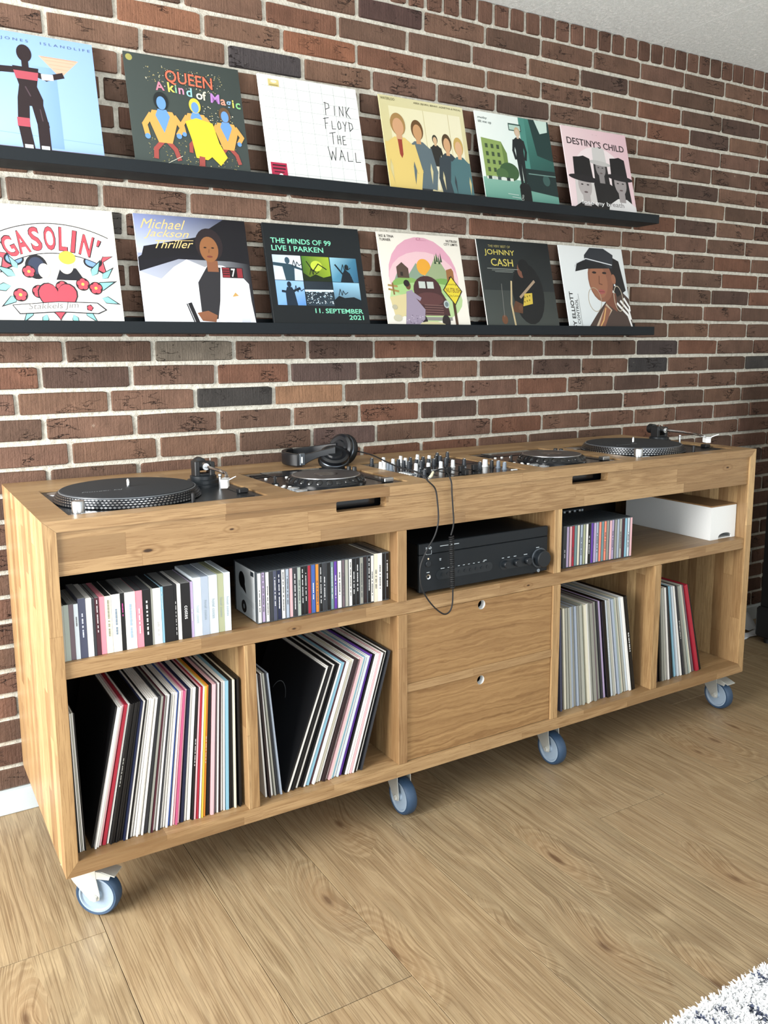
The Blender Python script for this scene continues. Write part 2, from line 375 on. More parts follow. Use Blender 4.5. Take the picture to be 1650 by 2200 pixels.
def brick_mesh(r, L, H):
    """hand-made brick: ten-sided irregular face, worn edge, body into the mortar"""
    c = .0052*min(1, H/.05); l, h = L/2, H/2
    j = lambda s=.0028: r.uniform(-s, s)
    P = [(-l+c*r.uniform(.4,1.3), -h+j(.001)), (j(.03)*L/.23, -h+j(.0015)), (l-c*r.uniform(.4,1.3), -h+j(.001)), (l+j(.0015), -h+c*r.uniform(.25,.9)),
         (l+j(.0015), h-c*r.uniform(.25,.9)), (l-c*r.uniform(.4,2.6), h+j(.001)), (j(.03)*L/.23, h+j(.0015)), (-l+c*r.uniform(.4,1.6), h+j(.001)), (-l+j(.0015), h-c*r.uniform(.25,.9)), (-l+j(.0015), -h+c*r.uniform(.25,.9))]
    n = len(P); m = MB(); vs = []
    for s, y in ((.962, -.0012), (1., .0028), (1.012, .03)):
        for x, z in P:
            sx = (abs(x)-(1-s)*.045)/abs(x) if abs(x) > .01 else 1
            sz = (abs(z)-(1-s)*.045)/abs(z) if abs(z) > .008 else 1
            vs.append((x*sx, y+(j(.0007) if s < 1 else 0), z*sz))
    fs = [tuple(range(n))]
    for i in range(2):
        for k in range(n): fs.append((i*n+k, (i+1)*n+k, (i+1)*n+(k+1) % n, i*n+(k+1) % n))
    m.add(vs, fs); return m
VAR = [brick_mesh(rb, .226, BH).mesh('brick', BR) for _ in range(14)]
SOL = [brick_mesh(rb, .0545, .064).mesh('brick', BR) for _ in range(6)]
TON = ['6b4f42', '664d40', '604a3e', '694f42', '5b463b', '6c5243', '624b3f', '584439', '6d5345', '513f37', '694f43', '6b4b3c']
SPEC = {(14, .65): '3a3735', (0, .77): '413c3d', (13, 2.38): '3b3838', (-3, 1.19): '4d3a36', (12, .53): '6a6156', (13, .95): '54443f', (14, .89): '87664e', (12, 2.43): '453c3a', (13, 3.1): '403d3b', (-1, .47): '7d5743', (-1, .95): '7c533f', (16, 1.0): '5a4843', (7, .23): '4b4744'}
vis = []; rest = []
for k in range(-3, 31):
    J = joints(k)
    for a, b_ in zip(J, J[1:]):
        cx = (a+b_)/2; cz = BZ-k*CR-BH/2
        col = rb.choice(TON)
        for (kk, xx), cc in SPEC.items():
            if kk == k and abs(cx-xx) < .1: col = cc
        hid = (-.02 < cx < 2.35 and k > 18) or cz < .05 or cx < -.13 or cx > 3.25
        if -.02 < cx < 2.25 and (1 <= k <= 5 or 7 <= k <= 11) and (cx-.366) % .378 > .09 and (cx-.366) % .378 < .24 and cx > .05: hid = True
        (rest if hid else vis).append((cx, cz, b_-a-.0125, col, 'b'))
sx = 2.5937
x = sx-.067*52
while x < 3.46:
    rec = (x+.0335, ZC-.0635+.0308, .0545, rb.choice(TON), 's')
    (vis if 1.25 < x < 3.1 else rest).append(rec); x += .067
cam_xy = (-.26, -1.71, 1.23)
vis.sort(key=lambda q: math.dist((q[0], YW, q[1]), cam_xy)/(.35 if q[4] == 's' else 1.))
rest += vis[300:]; vis = vis[:300]
for cx, cz, L, col, t_ in vis:
    me = rb.choice(SOL if t_ == 's' else VAR)
    o = link('brick', me, wall, None, col); o.location = (cx, YW+rb.uniform(-.0015, .0015), cz)
    if t_ == 'b': o.scale = (L/.226, 1, 1)
    o.rotation_euler = (0, rb.uniform(-.006, .006), 0)
mb = MB()
for cx, cz, L, col, t_ in rest:
    q = brick_mesh(rb, L if t_ == 'b' else .0545, BH if t_ == 'b' else .064); mb.M = Matrix.Translation((cx, YW, cz)); mb.add(q.v, q.f, rb.choice((0, 0, 1, 2)))
st = mb.obj('brick_remainder', BRV, wall, color='63493d'); st['kind'] = 'stuff'

# ------------------------------------------------------------------ floor, ceiling, baseboard
LAM = floor_oak()
fl = MB().box(-1.9, 4.4, -3.0, YW+.006, -.03, -.0105).obj('floor', DARK); struct(fl)
CUT = {-1:-.013, 0:-.93, 1:-.46, 2:.47, 3:.02, 4:-.97, 5:-.242, 6:.33, 7:-.328, 8:.15, 9:-.6, 10:.3, -2:.35, -3:-.4, -4:.1, -5:-.7, -6:.2, -7:-.5, -8:.1, 11:-.2, 12:.1, 13:-.5, 14:.2, 15:-.3, 16:0., 17:.3}
for k in range(-8, 18):
    x0 = .0705+.2465*k; c0 = CUT[k]; ys = [c0-2*1.383, c0-1.383, c0, c0+1.383]
    ys = [-3.0]+[y for y in ys if -2.95 < y < .58]+[YW+.004]
    for y0, y1 in zip(ys, ys[1:]):
        cx, cy = x0+.12325, (y0+y1)/2
        w, d = .12265, (y1-y0)/2-.0007
        o = MB().box(-w, w, -d, d, -.0105, 0, b=.0007).obj('floor_plank', LAM, fl, smooth=False); o.location = (cx, cy, 0)
ce = MB().box(-.75, 4.4, -3.0, YW+.12, ZC+.012, ZC+.05).obj('ceiling', ceiling_mat(), smooth=False); struct(ce)
for k in range(-4, 5):
    x0 = 1.735+.6*k
    MB().box(x0+.0004, x0+.5996, -3.0, YW+.005, ZC, ZC+.0125, b=.0006).obj('ceiling_panel', ce.data.materials[0], ce, smooth=False)
struct(MB().box(3.50, 3.76, -2.2, YW+.12, 0, ZC).obj('unseen_wall_right', plain('painted plaster', 'c9c7c0', .8, bump=.1), smooth=False))  # unseen wall, added to cut ambient light on the right-hand bricks
struct(MB().box(-.75, 3.50, YW-.016, YW+.004, .0, .0643, b=.002).obj('baseboard_back', PAINTW))

# ------------------------------------------------------------------ cabinet
WD, ZB, ZT, DP, TS = 2.2127, .1382, .9020, .5825, .0262
cab = thing('sideboard', 'long oak record sideboard on grey castors against the brick wall', 'sideboard', (0, 0, 0))
INX = TS; RX = WD-TS
zt1, zb1 = ZT-.0235, ZB+.0325     # inner faces of top and bottom boards
# deck openings (x0, x1, y0, y1)
TTW, TTD, CDW, CDD, MXW, MXD = .4430, .3550, .3125, .3720, .3320, .3720
T1, C1, MX, C2, T2 = (.0600, .0500), (.5750, .0470), (.9445, .0470), (1.3385, .0480), (1.7205, .0520)
HOLES = [(T1[0], T1[0]+TTW, T1[1], T1[1]+TTD), (C1[0], C1[0]+CDW, C1[1], C1[1]+CDD), (MX[0], MX[0]+MXW, MX[1], MX[1]+MXD), (C2[0], C2[0]+CDW, C2[1], C2[1]+CDD), (T2[0], T2[0]+TTW, T2[1], T2[1]+TTD)]
def slab(holes, x0, x1, y0, y1, z0, z1):
    xs = sorted({x0, x1, *[h[0] for h in holes], *[h[1] for h in holes]}); ys = sorted({y0, y1, *[h[2] for h in holes], *[h[3] for h in holes]})
    inh = lambda cx, cy: any(h[0] < cx < h[1] and h[2] < cy < h[3] for h in holes)
    m = MB(); cell = {}
    for i in range(len(xs)-1):
        for j in range(len(ys)-1): cell[i, j] = not inh((xs[i]+xs[i+1])/2, (ys[j]+ys[j+1])/2)
    def bx(x): return x if x0 < x < x1 else (x+TS if x == x0 else x-TS)      # mitred ends
    for (i, j), on in cell.items():
        if not on: continue
        a, b_, c, d = xs[i], xs[i+1], ys[j], ys[j+1]
        m.add([(a,c,z1),(b_,c,z1),(b_,d,z1),(a,d,z1),(bx(a),c,z0),(bx(b_),c,z0),(bx(b_),d,z0),(bx(a),d,z0)],
              [(0,1,2,3),(7,6,5,4)]+([(0,4,5,1)] if not cell.get((i, j-1)) else [])+([(2,6,7,3)] if not cell.get((i, j+1)) else [])
              +([(3,7,4,0)] if not cell.get((i-1, j)) else [])+([(1,5,6,2)] if not cell.get((i+1, j)) else []))
    return m
top = slab(HOLES, 0, WD, 0, DP, zt1, ZT).obj('top_panel', OX, cab, smooth=False)
MB().prism([(0,0,ZB),(INX,0,zb1),(RX,0,zb1),(WD,0,ZB)], (0, DP, 0)).obj('bottom_panel', OX, cab, smooth=False)
for s in (0, 1):
    X = (lambda x: x) if s == 0 else (lambda x: WD-x)
    MB().prism([(X(0),0,ZB+.0004),(X(0),0,ZT-.0004),(X(INX),0,zt1-.0004),(X(INX),0,zb1+.0004)], (0, DP, 0)).obj('side_panel', OZ, cab, smooth=False)
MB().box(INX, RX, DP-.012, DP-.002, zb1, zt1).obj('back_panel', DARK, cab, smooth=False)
S0, S1 = .5702, .6050
MB().box(INX, RX, .007, DP-.012, S0, S1, b=.0008).obj('shelf', OX, cab, smooth=False)
for x0, z0, z1 in ((.4135, zb1, S0), (.8265, zb1, S0), (1.3450, zb1, S0), (1.7610, zb1, S0), (.8265, S1, .7870), (1.3450, S1, .7870)):
    MB().box(x0, x0+.0272, .002 if z0 < .3 else .004, DP-.012, z0, z1, b=.0008).obj('divider', OZ, cab, smooth=False)
# apron with two hand slots, under the deck
def holed_front(x0, x1, z0, z1, holes, y0, y1):
    bm = bmesh.new()
    loops = [[(x0,z0),(x1,z0),(x1,z1),(x0,z1)]]+holes
    for lp in loops:
        vs = [bm.verts.new((x, y0, z)) for x, z in lp]
        for i in range(len(vs)): bm.edges.new((vs[i], vs[(i+1) % len(vs)]))
    bmesh.ops.triangle_fill(bm, edges=bm.edges[:], use_beauty=True)
    ex = bmesh.ops.extrude_face_region(bm, geom=bm.faces[:])
    for v in [g for g in ex['geom'] if isinstance(g, bmesh.types.BMVert)]: v.co.y = y1
    bmesh.ops.recalc_face_normals(bm, faces=bm.faces)
    me = bpy.data.meshes.new('front'); bm.to_mesh(me); bm.free(); return me
def rrect(x0, x1, z0, z1, r, n=4):
    o = []
    for cx, cz, a in ((x1-r, z1-r, 0), (x0+r, z1-r, 90), (x0+r, z0+r, 180), (x1-r, z0+r, 270)):
        for i in range(n+1): t = R(a+90*i/n); o.append((cx+r*math.cos(t), cz+r*math.sin(t)))
    return o
def circ(cx, cz, r, n=28): return [(cx+r*math.cos(2*math.pi*i/n), cz+r*math.sin(2*math.pi*i/n)) for i in range(n)]
me = holed_front(INX, RX, .7872, zt1-.0006, [rrect(.657, .795, .8520, .8772, .004), rrect(1.408, 1.5465, .8530, .8772, .004)], .006, .033)
me.materials.append(OX); link('apron', me, cab)
# drawers and the rail between them
for z0, z1, hz in ((.3830, .5692, .5545), (.1725, .3600, .3428)):
    me = holed_front(.8552, 1.3436, z0, z1, [circ(1.095, hz, .0128)], .008, .026); me.materials.append(VEN)
    dr = link('drawer', me, cab)
    MB().lathe([(.0127,.0),(.0127,.0165),(.0123,.0165),(.0123,.0)], (1.095, .0262, hz), 28, 0, Matrix.Rotation(R(90), 4, 'X'), caps=False).obj('finger_hole_lit_edge', WHT, dr)  # added white ring: pale board core plus the light on the hole's inner edge
    MB().box(.8565, 1.342, .026, .50, z0+.01, z0+.016).box(.8565, .868, .026, .50, z0+.016, z1-.03).box(1.331, 1.342, .026, .50, z0+.016, z1-.03).obj('drawer_box', plain('pale plywood', 'd8cbb4', .6), dr, smooth=False)
MB().box(.8537, 1.3450, .004, .05, .3605, .3825, b=.0008).obj('drawer_rail', OX, cab, smooth=False)
# castors
def castor(px, py, ndeg, brake, trail=.034):
    n = Vector((math.cos(R(ndeg)), math.sin(R(ndeg)), 0)); d = Vector((-n.y, n.x, 0))   # d: from pivot to axle
    if brake is not None and d.dot(Vector(brake)) < 0: d = -d
    # local frame: X = axle outward normal n, Y = d (trail), Z up; origin at axle
    M = Matrix(((n.x, d.x, 0, px), (n.y, d.y, 0, py), (0, 0, 1, .05), (0, 0, 0, 1)))
    A = Matrix.Rotation(R(90), 4, 'Y')
    c = link('castor', None, cab)
    m = MB(M); m.lathe([(.040,-.014),(.0455,-.0155),(.0490,-.011),(.05,-.004),(.05,.004),(.0490,.011),(.0455,.0155),(.040,.014)], (0,0,0), 40, 0, A, caps=False); m.obj('tyre', TYRE, c)
    m = MB(M); m.lathe([(.0,-.0115),(.034,-.0115),(.0368,-.0152),(.0402,-.0152),(.0402,.0152),(.0368,.0152),(.034,.0115),(.012,.0105),(.0095,.0165),(.0,.0165)], (0,0,0), 40, 0, A, caps=False); m.obj('hub', HUB, c)
    m = MB(M)
    for s in (1, -1):
        x = s*.0195
        prof = [(.010,-.006),(.0115,.006),(.005,.045),(.004,.072),(-.062,.072),(-.062,.056),(-.046,.032),(-.012,-.008),(0,-.0105)]
        m.prism([(x, y, z) for y, z in prof], (s*.0022, 0, 0))
    m.box(-.0215, .0215, -.058, -.006, .0705, .0735)
    m.obj('fork', ZINC, c)
    MB(M).lathe([(.023,.0735),(.023,.079)], (0,-trail,0), 24).box(-.034, .034, -trail-.034, -trail+.034, .079, .0882-.0002, b=.001).obj('swivel_plate', ZINC, c)
    MB(M).lathe([(.0065,-.028),(.0075,-.0265),(.0075,-.0225),(.004,-.0225),(.004,.0225),(.0075,.0225),(.0075,.0265),(.0065,.028)], (0,0,0), 6, 0, A).obj('axle_bolt', ZINC, c)
    if brake is not None:
        m = MB(M); m.prism([(-.019,-.02,.062),(-.019,.020,.060),(-.019,.047,.052),(-.019,.047,.0495),(-.019,.018,.0575),(-.019,-.02,.0595)], (.038, 0, 0))
        for s in (1, -1): m.prism([(s*.019,-.012,.062),(s*.019,.014,.060),(s*.019,.038,.052),(s*.019,.034,.043),(s*.019,.005,.044)], (s*.0018, 0, 0))
        m.obj('brake_pedal', ZINC, c)
    return c
castor(.075, .058, 232, (.77, -.64, 0))
castor(.872, .053, 180, None, .034); castor(1.403, .053, 180, None)
castor(2.166, .053, 180, (0, -1, 0))
for x in (.06, .85, 1.40, 2.15): castor(x, .50, 180, None)

# ------------------------------------------------------------------ lettering (flat text meshes, made before anything is heavy)
TXT = {}
def text_mesh(s, shear=0., bold=0.):
    k = (s, shear, bold)
    if k in TXT: return TXT[k]
    cu = bpy.data.curves.new('t', 'FONT'); cu.body = s; cu.size = 1; cu.resolution_u = 3; cu.fill_mode = 'FRONT' if hasattr(cu, 'fill_mode') else 'FRONT'
    cu.offset = bold; o = bpy.data.objects.new('t', cu); COL.objects.link(o)
    vl = bpy.context.view_layer; dg = bpy.context.evaluated_depsgraph_get(); dg.update()
    me = o.evaluated_get(dg).to_mesh()
    vs = [(v.co.x+shear*v.co.y, v.co.y) for v in me.vertices]; fs = [tuple(p.vertices) for p in me.polygons]
    o.evaluated_get(dg).to_mesh_clear(); bpy.data.objects.remove(o); bpy.data.curves.remove(cu)
    x0 = min(v[0] for v in vs); x1 = max(v[0] for v in vs); y0 = min(v[1] for v in vs); y1 = max(v[1] for v in vs)
    TXT[k] = ([((a-x0)/(x1-x0), (b_-y0)/(y1-y0)) for a, b_ in vs], fs, (x1-x0)/(y1-y0)); return TXT[k]
def text_on(mb_, s, org, ux, uy, w, h, shear=0., bold=0., m=0):
    vs, fs, asp = text_mesh(s, shear, bold); org, ux, uy = Vector(org), Vector(ux), Vector(uy)
    if w is None: w = h*asp
    mb_.add([tuple(org+ux*(a*w)+uy*(b_*h)) for a, b_ in vs], fs, m)

# ------------------------------------------------------------------ printed fronts
class Art:
    def __init__(s): s.v = []; s.f = []; s.c = []; s.z = 0
    def face(s, pts, cols):
        n = len(s.v); s.v += [(x, y, s.z) for x, y in pts]; s.f.append(tuple(range(n, n+len(pts)))); s.c += cols
    def poly(s, c, pts, clip=True):
        s.z += 1
        pts = [(min(1, max(0, x)), min(1, max(0, y))) for x, y in pts]
        s.face(pts, [(*srgb(c), 1)]*len(pts)); return s
    def rect(s, c, x0, y0, x1, y1): return s.poly(c, [(x0,y0),(x1,y0),(x1,y1),(x0,y1)])
    def grad(s, bl, br, tr, tl, x0=0, y0=0, x1=1, y1=1):
        s.z += 1; s.face([(x0,y0),(x1,y0),(x1,y1),(x0,y1)], [(*srgb(c), 1) for c in (bl, br, tr, tl)]); return s
    def ell(s, c, cx, cy, rx, ry, rot=0, n=22, a0=0, a1=360):
        t0 = R(rot); P = []
        full = a1-a0 >= 360
        for i in range(n if full else n+1):
            t = R(a0+(a1-a0)*i/n); x, y = rx*math.cos(t), ry*math.sin(t)
            P.append((cx+x*math.cos(t0)-y*math.sin(t0), cy+x*math.sin(t0)+y*math.cos(t0)))
        return s.poly(c, P)
    def line(s, c, pts, w):
        s.z += 1; cc = (*srgb(c), 1)
        for (x0, y0), (x1, y1) in zip(pts, pts[1:]):
            dx, dy = x1-x0, y1-y0; L = math.hypot(dx, dy) or 1e-6; nx, ny = -dy/L*w/2, dx/L*w/2; ex, ey = dx/L*w*.3, dy/L*w*.3
            P = [(x0-ex+nx,y0-ey+ny),(x0-ex-nx,y0-ey-ny),(x1+ex-nx,y1+ey-ny),(x1+ex+nx,y1+ey+ny)]
            s.face([(min(1, max(0, x)), min(1, max(0, y))) for x, y in P], [cc]*4)
        if w > .014:
            for x, y in pts[1:-1]:
                s.ell(c, x, y, w*.5, w*.5, 0, 12)
        return s
    def arc(s, c, cx, cy, rx, ry, a0, a1, w, n=16):
        return s.line(c, [(cx+rx*math.cos(R(a0+(a1-a0)*i/n)), cy+ry*math.sin(R(a0+(a1-a0)*i/n))) for i in range(n+1)], w)
    def text(s, c, t, x, y, w, h, rot=0, shear=0., bold=0.):
        s.z += 1; vs, fs, asp = text_mesh(t, shear, bold); n = len(s.v); cs, sn = math.cos(R(rot)), math.sin(R(rot))
        if w is None: w = h*asp
        for a, b_ in vs:
            px, py = a*w, b_*h; s.v.append((min(1, max(0, x+px*cs-py*sn)), min(1, max(0, y+px*sn+py*cs)), s.z))
        cc = (*srgb(c), 1)
        for f in fs: s.f.append(tuple(i+n for i in f)); s.c += [cc]*len(f)
        return s
    def specks(s, cols, n, x0, y0, x1, y1, r, seed=1):
        q = random.Random(seed)
        for i in range(n):
            x, y = q.uniform(x0, x1), q.uniform(y0, y1); k = q.uniform(.4, 1)*r
            s.ell(q.choice(cols), x, y, k, k*q.uniform(.5, 1), 0, 5)
            s.z -= .8
        s.z += 1; return s
    def mesh(s, name, size, y0):
        me = bpy.data.meshes.new(name)
        me.from_pydata([(x*size, y0-z*.000015, y*size) for x, y, z in s.v], [], s.f)
        ca = me.color_attributes.new('Col', 'FLOAT_COLOR', 'CORNER')
        ca.data.foreach_set('color', [k*(.80 if i < 3 else 1) for c in s.c for i, k in enumerate(c)])
        me.materials.append(PRT); return me
def figure(A, x, y0, h, skin, hair, coat, legs, w=1., arms=True):
    """a plain standing figure used as a neutral stand-in on printed fronts"""
    u = h/7.2*w; v = h/7.2
    A.poly(legs, [(x-.75*u,y0+3.4*v),(x-.55*u,y0),(x-.1*u,y0),(x,y0+2.6*v),(x+.1*u,y0),(x+.55*u,y0),(x+.75*u,y0+3.4*v)])
    if arms:
        A.line(coat, [(x-.85*u,y0+5.5*v),(x-1.15*u,y0+4.2*v),(x-.9*u,y0+3.2*v)], .42*u).line(coat, [(x+.85*u,y0+5.5*v),(x+1.15*u,y0+4.2*v),(x+.9*u,y0+3.2*v)], .42*u)
    A.poly(coat, [(x-.75*u,y0+3.1*v),(x+.75*u,y0+3.1*v),(x+.7*u,y0+4.3*v),(x+1.05*u,y0+5.5*v),(x+.35*u,y0+5.95*v),(x-.35*u,y0+5.95*v),(x-1.05*u,y0+5.5*v),(x-.7*u,y0+4.3*v)])
    A.rect(skin, x-.2*u, y0+5.8*v, x+.2*u, y0+6.2*v)
    A.ell(hair, x, y0+6.66*v, .52*u, .62*v).ell(skin, x, y0+6.52*v, .38*u, .48*v)
def flower(A, x, y, r, c='d9525f'):
    A.ell('2b2024', x, y, r*1.28, r*1.28)
    for i in range(5): A.ell(c, x+r*.62*math.cos(R(72*i+18)), y+r*.62*math.sin(R(72*i+18)), r*.52, r*.52, 0, 10)
    A.ell('f0d060', x, y, r*.3, r*.3, 0, 8)
def leaf(A, x, y, L, a, c='8fd0cc'):
    for k, cc in ((1.12, '2b2f36'), (.92, c)):
        P = [(0,0),(.3*L,.2*L*k),(L*k,0),(.3*L,-.2*L*k)]
        A.poly(cc, [(x+p*math.cos(R(a))-q*math.sin(R(a)), y+p*math.sin(R(a))+q*math.cos(R(a))) for p, q in P])
def art_dancer():
    A = Art(); A.grad('a9c8f2','9dc0f0','93b6ee','8fb2ec')
    A.rect('9a87a4', 0, 0, 1, .085).rect('8c7a96', 0, .075, 1, .085).line('86aae0', [(0,.2),(1,.17)], .005)
    A.grad('8eb2ea','83a8e4','83a8e4','93b7ee', .52, .1, .70, .75)
    A.poly('e3b39b', [(.58,.84),(.88,.84),(.73,.68)]).line('d39a80', [(.60,.835),(.86,.835)], .006)
    for i in range(4): A.line('d9a48c', [(.63+.025*i,.81-.03*i),(.84-.025*i,.81-.03*i)], .005)
    sk = '2b1f22'
    # plain upright dancer, arms held out
    A.line(sk, [(.12,.70),(.28,.69),(.44,.70)], .05).line(sk, [(.50,.70),(.62,.66),(.74,.70)], .045).line('c9c3c6', [(.60,.668),(.66,.672)], .05)
    A.poly(sk, [(.38,.73),(.57,.73),(.545,.58),(.58,.48),(.575,.42),(.39,.42),(.395,.48),(.415,.58)]).poly('b5525f', [(.385,.695),(.565,.695),(.555,.63),(.40,.63)])
    A.line(sk, [(.435,.45),(.42,.27),(.44,.09)], .085).line(sk, [(.53,.45),(.56,.28),(.56,.09)], .085)
    A.rect('b5525f', .375, .25, .465, .32).rect('e8eef2', .41, .04, .47, .11).rect('e8eef2', .53, .04, .59, .11)
    A.rect(sk, .45, .71, .50, .79).ell(sk, .475, .84, .055, .07).line('54434a', [(.46,.57),(.49,.50)], .010).line('54434a', [(.55,.40),(.56,.31)], .008)
    A.line('2b2a38', [(.70,.045),(.80,.035),(.87,.055),(.93,.075)], .006)
    A.text('53638a', 'G R A C E    J O N E S      I S L A N D L I F E', .05, .925, .93, .028); return A
def art_magic():
    A = Art(); A.grad('46504d','414a48','39423f','424b48'); A.ell('a8a35c', .045, .955, .028, .028)
    A.specks(['d8c88a','b7a766','efe9d0'], 120, .15, .74, .85, .92, .006, 3); A.specks(['d8c88a','b7a766','8c8454'], 150, .12, .08, .9, .3, .006, 4); A.specks(['d8c88a','efe9d0'], 60, .6, .45, .9, .62, .007, 5)
    A.text('2a1c18', 'QUEEN', .325, .765, .42, .135, -2, 0, .02).text('e8755a', 'QUEEN', .33, .77, .41, .125, -2, 0, .01)
    for ch, c, x, y, h, r in [('A','e48aa0',.24,.70,.075,4),('k','e8dc6a',.345,.70,.085,2),('i','8fc7a0',.405,.70,.07,0),('n','e39ab8',.435,.695,.055,0),('d','9ccfd6',.50,.685,.08,-2),('o','f0ead8',.585,.672,.055,0),('f','e8e0c8',.64,.67,.08,0),('M','c08ad0',.71,.66,.085,-3),('a','e4a08a',.80,.65,.055,0),('g','8fb7dd',.85,.625,.07,0),('i','e8dc6a',.905,.64,.07,0),('c','8fcf8a',.935,.635,.055,0)]:
        A.text(c, ch, x, y, None, h, r, 0, .02)
    def blob(x, y, s, hair):
        A.line('a5504a', [(x-.03*s,y+.2*s),(x-.12*s,y+.10*s),(x-.13*s,y)], .055*s).line('a5504a', [(x+.03*s,y+.2*s),(x+.11*s,y+.11*s),(x+.14*s,y)], .055*s)
        A.poly('e5a95a', [(x-.08*s,y+.18*s),(x+.08*s,y+.18*s),(x+.17*s,y+.45*s),(x+.12*s,y+.56*s),(x-.12*s,y+.56*s),(x-.17*s,y+.45*s)])
        A.line('e5a95a', [(x-.14*s,y+.5*s),(x-.22*s,y+.38*s),(x-.2*s,y+.26*s)], .06*s).line('e5a95a', [(x+.14*s,y+.5*s),(x+.22*s,y+.38*s),(x+.17*s,y+.3*s)], .06*s)
        A.ell('6f9fd8', x-.2*s, y+.24*s, .032*s, .032*s).ell('6f9fd8', x+.17*s, y+.28*s, .032*s, .032*s)
        A.poly('6f9fd8', [(x,y+.3*s),(x+.085*s,y+.5*s),(x+.05*s,y+.58*s),(x-.05*s,y+.58*s),(x-.085*s,y+.5*s)])
        A.ell(hair, x, y+.68*s, .085*s, .11*s).ell('6f9fd8', x, y+.655*s, .055*s, .08*s)
    blob(.27, .12, .72, '22282a'); blob(.82, .14, .62, '6a5038'); blob(.56, .2, .6, 'ecd24e')
    A.poly('f0d23e', [(.46,.46),(.56,.50),(.70,.47),(.74,.30),(.80,.18),(.73,.10),(.66,.17),(.62,.14),(.52,.15),(.50,.30)])
    A.line('a5504a', [(.57,.15),(.56,.06),(.63,.05)], .05); A.line('e8e4d0', [(.24,.06),(.40,.15)], .004); return A
def strokes(A, c, L, x, y, w, h, t):
    """thin hand lettering; L is a list of pen strokes in a 0-1 box"""
    for st_ in L: A.line(c, [(x+a*w, y+b_*h) for a, b_ in st_], t)
PEN = {'P':[[(.2,0),(.3,1)],[(.1,.95),(.8,.9),(.85,.6),(.25,.45)]],'I':[[(.4,0),(.5,.9)]],'N':[[(.1,0),(.2,.95),(.8,.05),(.9,1)]],'K':[[(.15,0),(.2,1)],[(.9,1),(.2,.45),(.95,-.1)]],
 'F':[[(.2,0),(.3,1)],[(0,.9),(.95,1.05)],[(.25,.5),(.7,.55)]],'L':[[(.2,.9),(.15,0),(.9,.05)]],'O':[[(.5,1),(.15,.6),(.3,.05),(.8,.2),(.8,.75),(.5,1)]],'Y':[[(.1,1),(.5,.5),(.9,1.05)],[(.5,.5),(.35,-.1)]],
 'D':[[(.25,0),(.2,1)],[(0,1),(.8,.9),(.95,.4),(.2,0)]],'T':[[(-.1,.95),(1.1,1.1)],[(.5,1),(.45,0)]],'H':[[(.15,0),(.2,1)],[(.85,0),(.8,1)],[(.2,.5),(.85,.55)]],'E':[[(.9,1),(.2,.95),(.15,0),(.9,.05)],[(.2,.5),(.75,.55)]],
 'W':[[(0,1),(.25,0),(.5,.7),(.75,0),(1,1)]],'A':[[(.05,0),(.5,1),(.9,0)],[(.2,.35),(.75,.4)]]}
def pen(A, c, word, x, y, cw, h, t, caps=1.25):
    for i, ch in enumerate(word):
        k = caps if i == 0 else 1; strokes(A, c, PEN[ch], x, y-(k-1)*h*.3, cw*.78*k, h*k, t); x += cw*k*.98
def art_whitewall():
    A = Art(); A.rect('f2f4f2', 0, 0, 1, 1)
    for i in range(1, 10): A.line('a9b3b3', [(.03,i*.1),(.985,i*.1+.004)], .0028)
    for j in range(1, 8): A.line('aeb8b8', [(j*.125,.02),(j*.125+.002,.98)], .0026)
    pen(A, '23262c', 'PINK', .63, .71, .07, .10, .0062); pen(A, '23262c', 'FLOYD', .61, .575, .062, .085, .0062); pen(A, '23262c', 'THE', .66, .435, .055, .085, .0062); pen(A, '23262c', 'WALL', .62, .28, .085, .10, .0062)
    A.rect('d9c987', .095, .90, .20, .965).rect('a8985c', .105, .905, .19, .918).ell('f3ead0', .15, .945, .03, .014)
    A.rect('b52f4f', .02, .0, .175, .19); A.line('3c1a26', [(.04,.165),(.16,.165)], .014).line('3c1a26', [(.04,.135),(.155,.135)], .014).line('3c1a26', [(.05,.105),(.14,.105)], .01)
    A.ell('f3f0ee', .11, .075, .02, .018).ell('e8c86a', .06, .035, .018, .02).rect('2a2226', .10, .0, .135, .055); return A
def art_quartet():
    A = Art(); A.grad('d8c98c','cfc08a','e2dcb2','d6cfa0'); A.grad('e8e2bc','efe9ca','efe9ca','e6e0b8', .1, .35, .95, .9)
    A.rect('d8cda0', .40, .05, .72, .42).line('c8bb8c', [(.5,.1),(.5,.9)], .006).line('c8bb8c', [(.8,.2),(.8,.9)], .006)
    figure(A, .60, .10, .56, 'd8b48c', '3b3a30', '2c2b28', 'e8e2c8', .8)
    figure(A, .40, -.42, 1.20, 'c99a6c', '6a4c2c', '5f6f76', '33363a', .82); figure(A, .74, -.42, 1.10, 'd3a67c', '54402a', '39434a', '2c3035', .72)
    figure(A, .88, -.46, 1.12, 'dcb088', 'c9a860', '4f7378', '2f3b45', .72); figure(A, .18, -.50, 1.32, 'd2a27a', 'a88450', 'e2c878', '8f4a34', .9)
    A.poly('9a4030', [(.155,.57),(.205,.57),(.20,.42),(.18,.38),(.16,.42)])
    A.text('6a6440', 'WATERLOO', .02, .955, .16, .026).text('5a5538', 'ABBA (BJORN, BENNY, AGNETHA & FRIDA)', .40, .952, .57, .024); return A
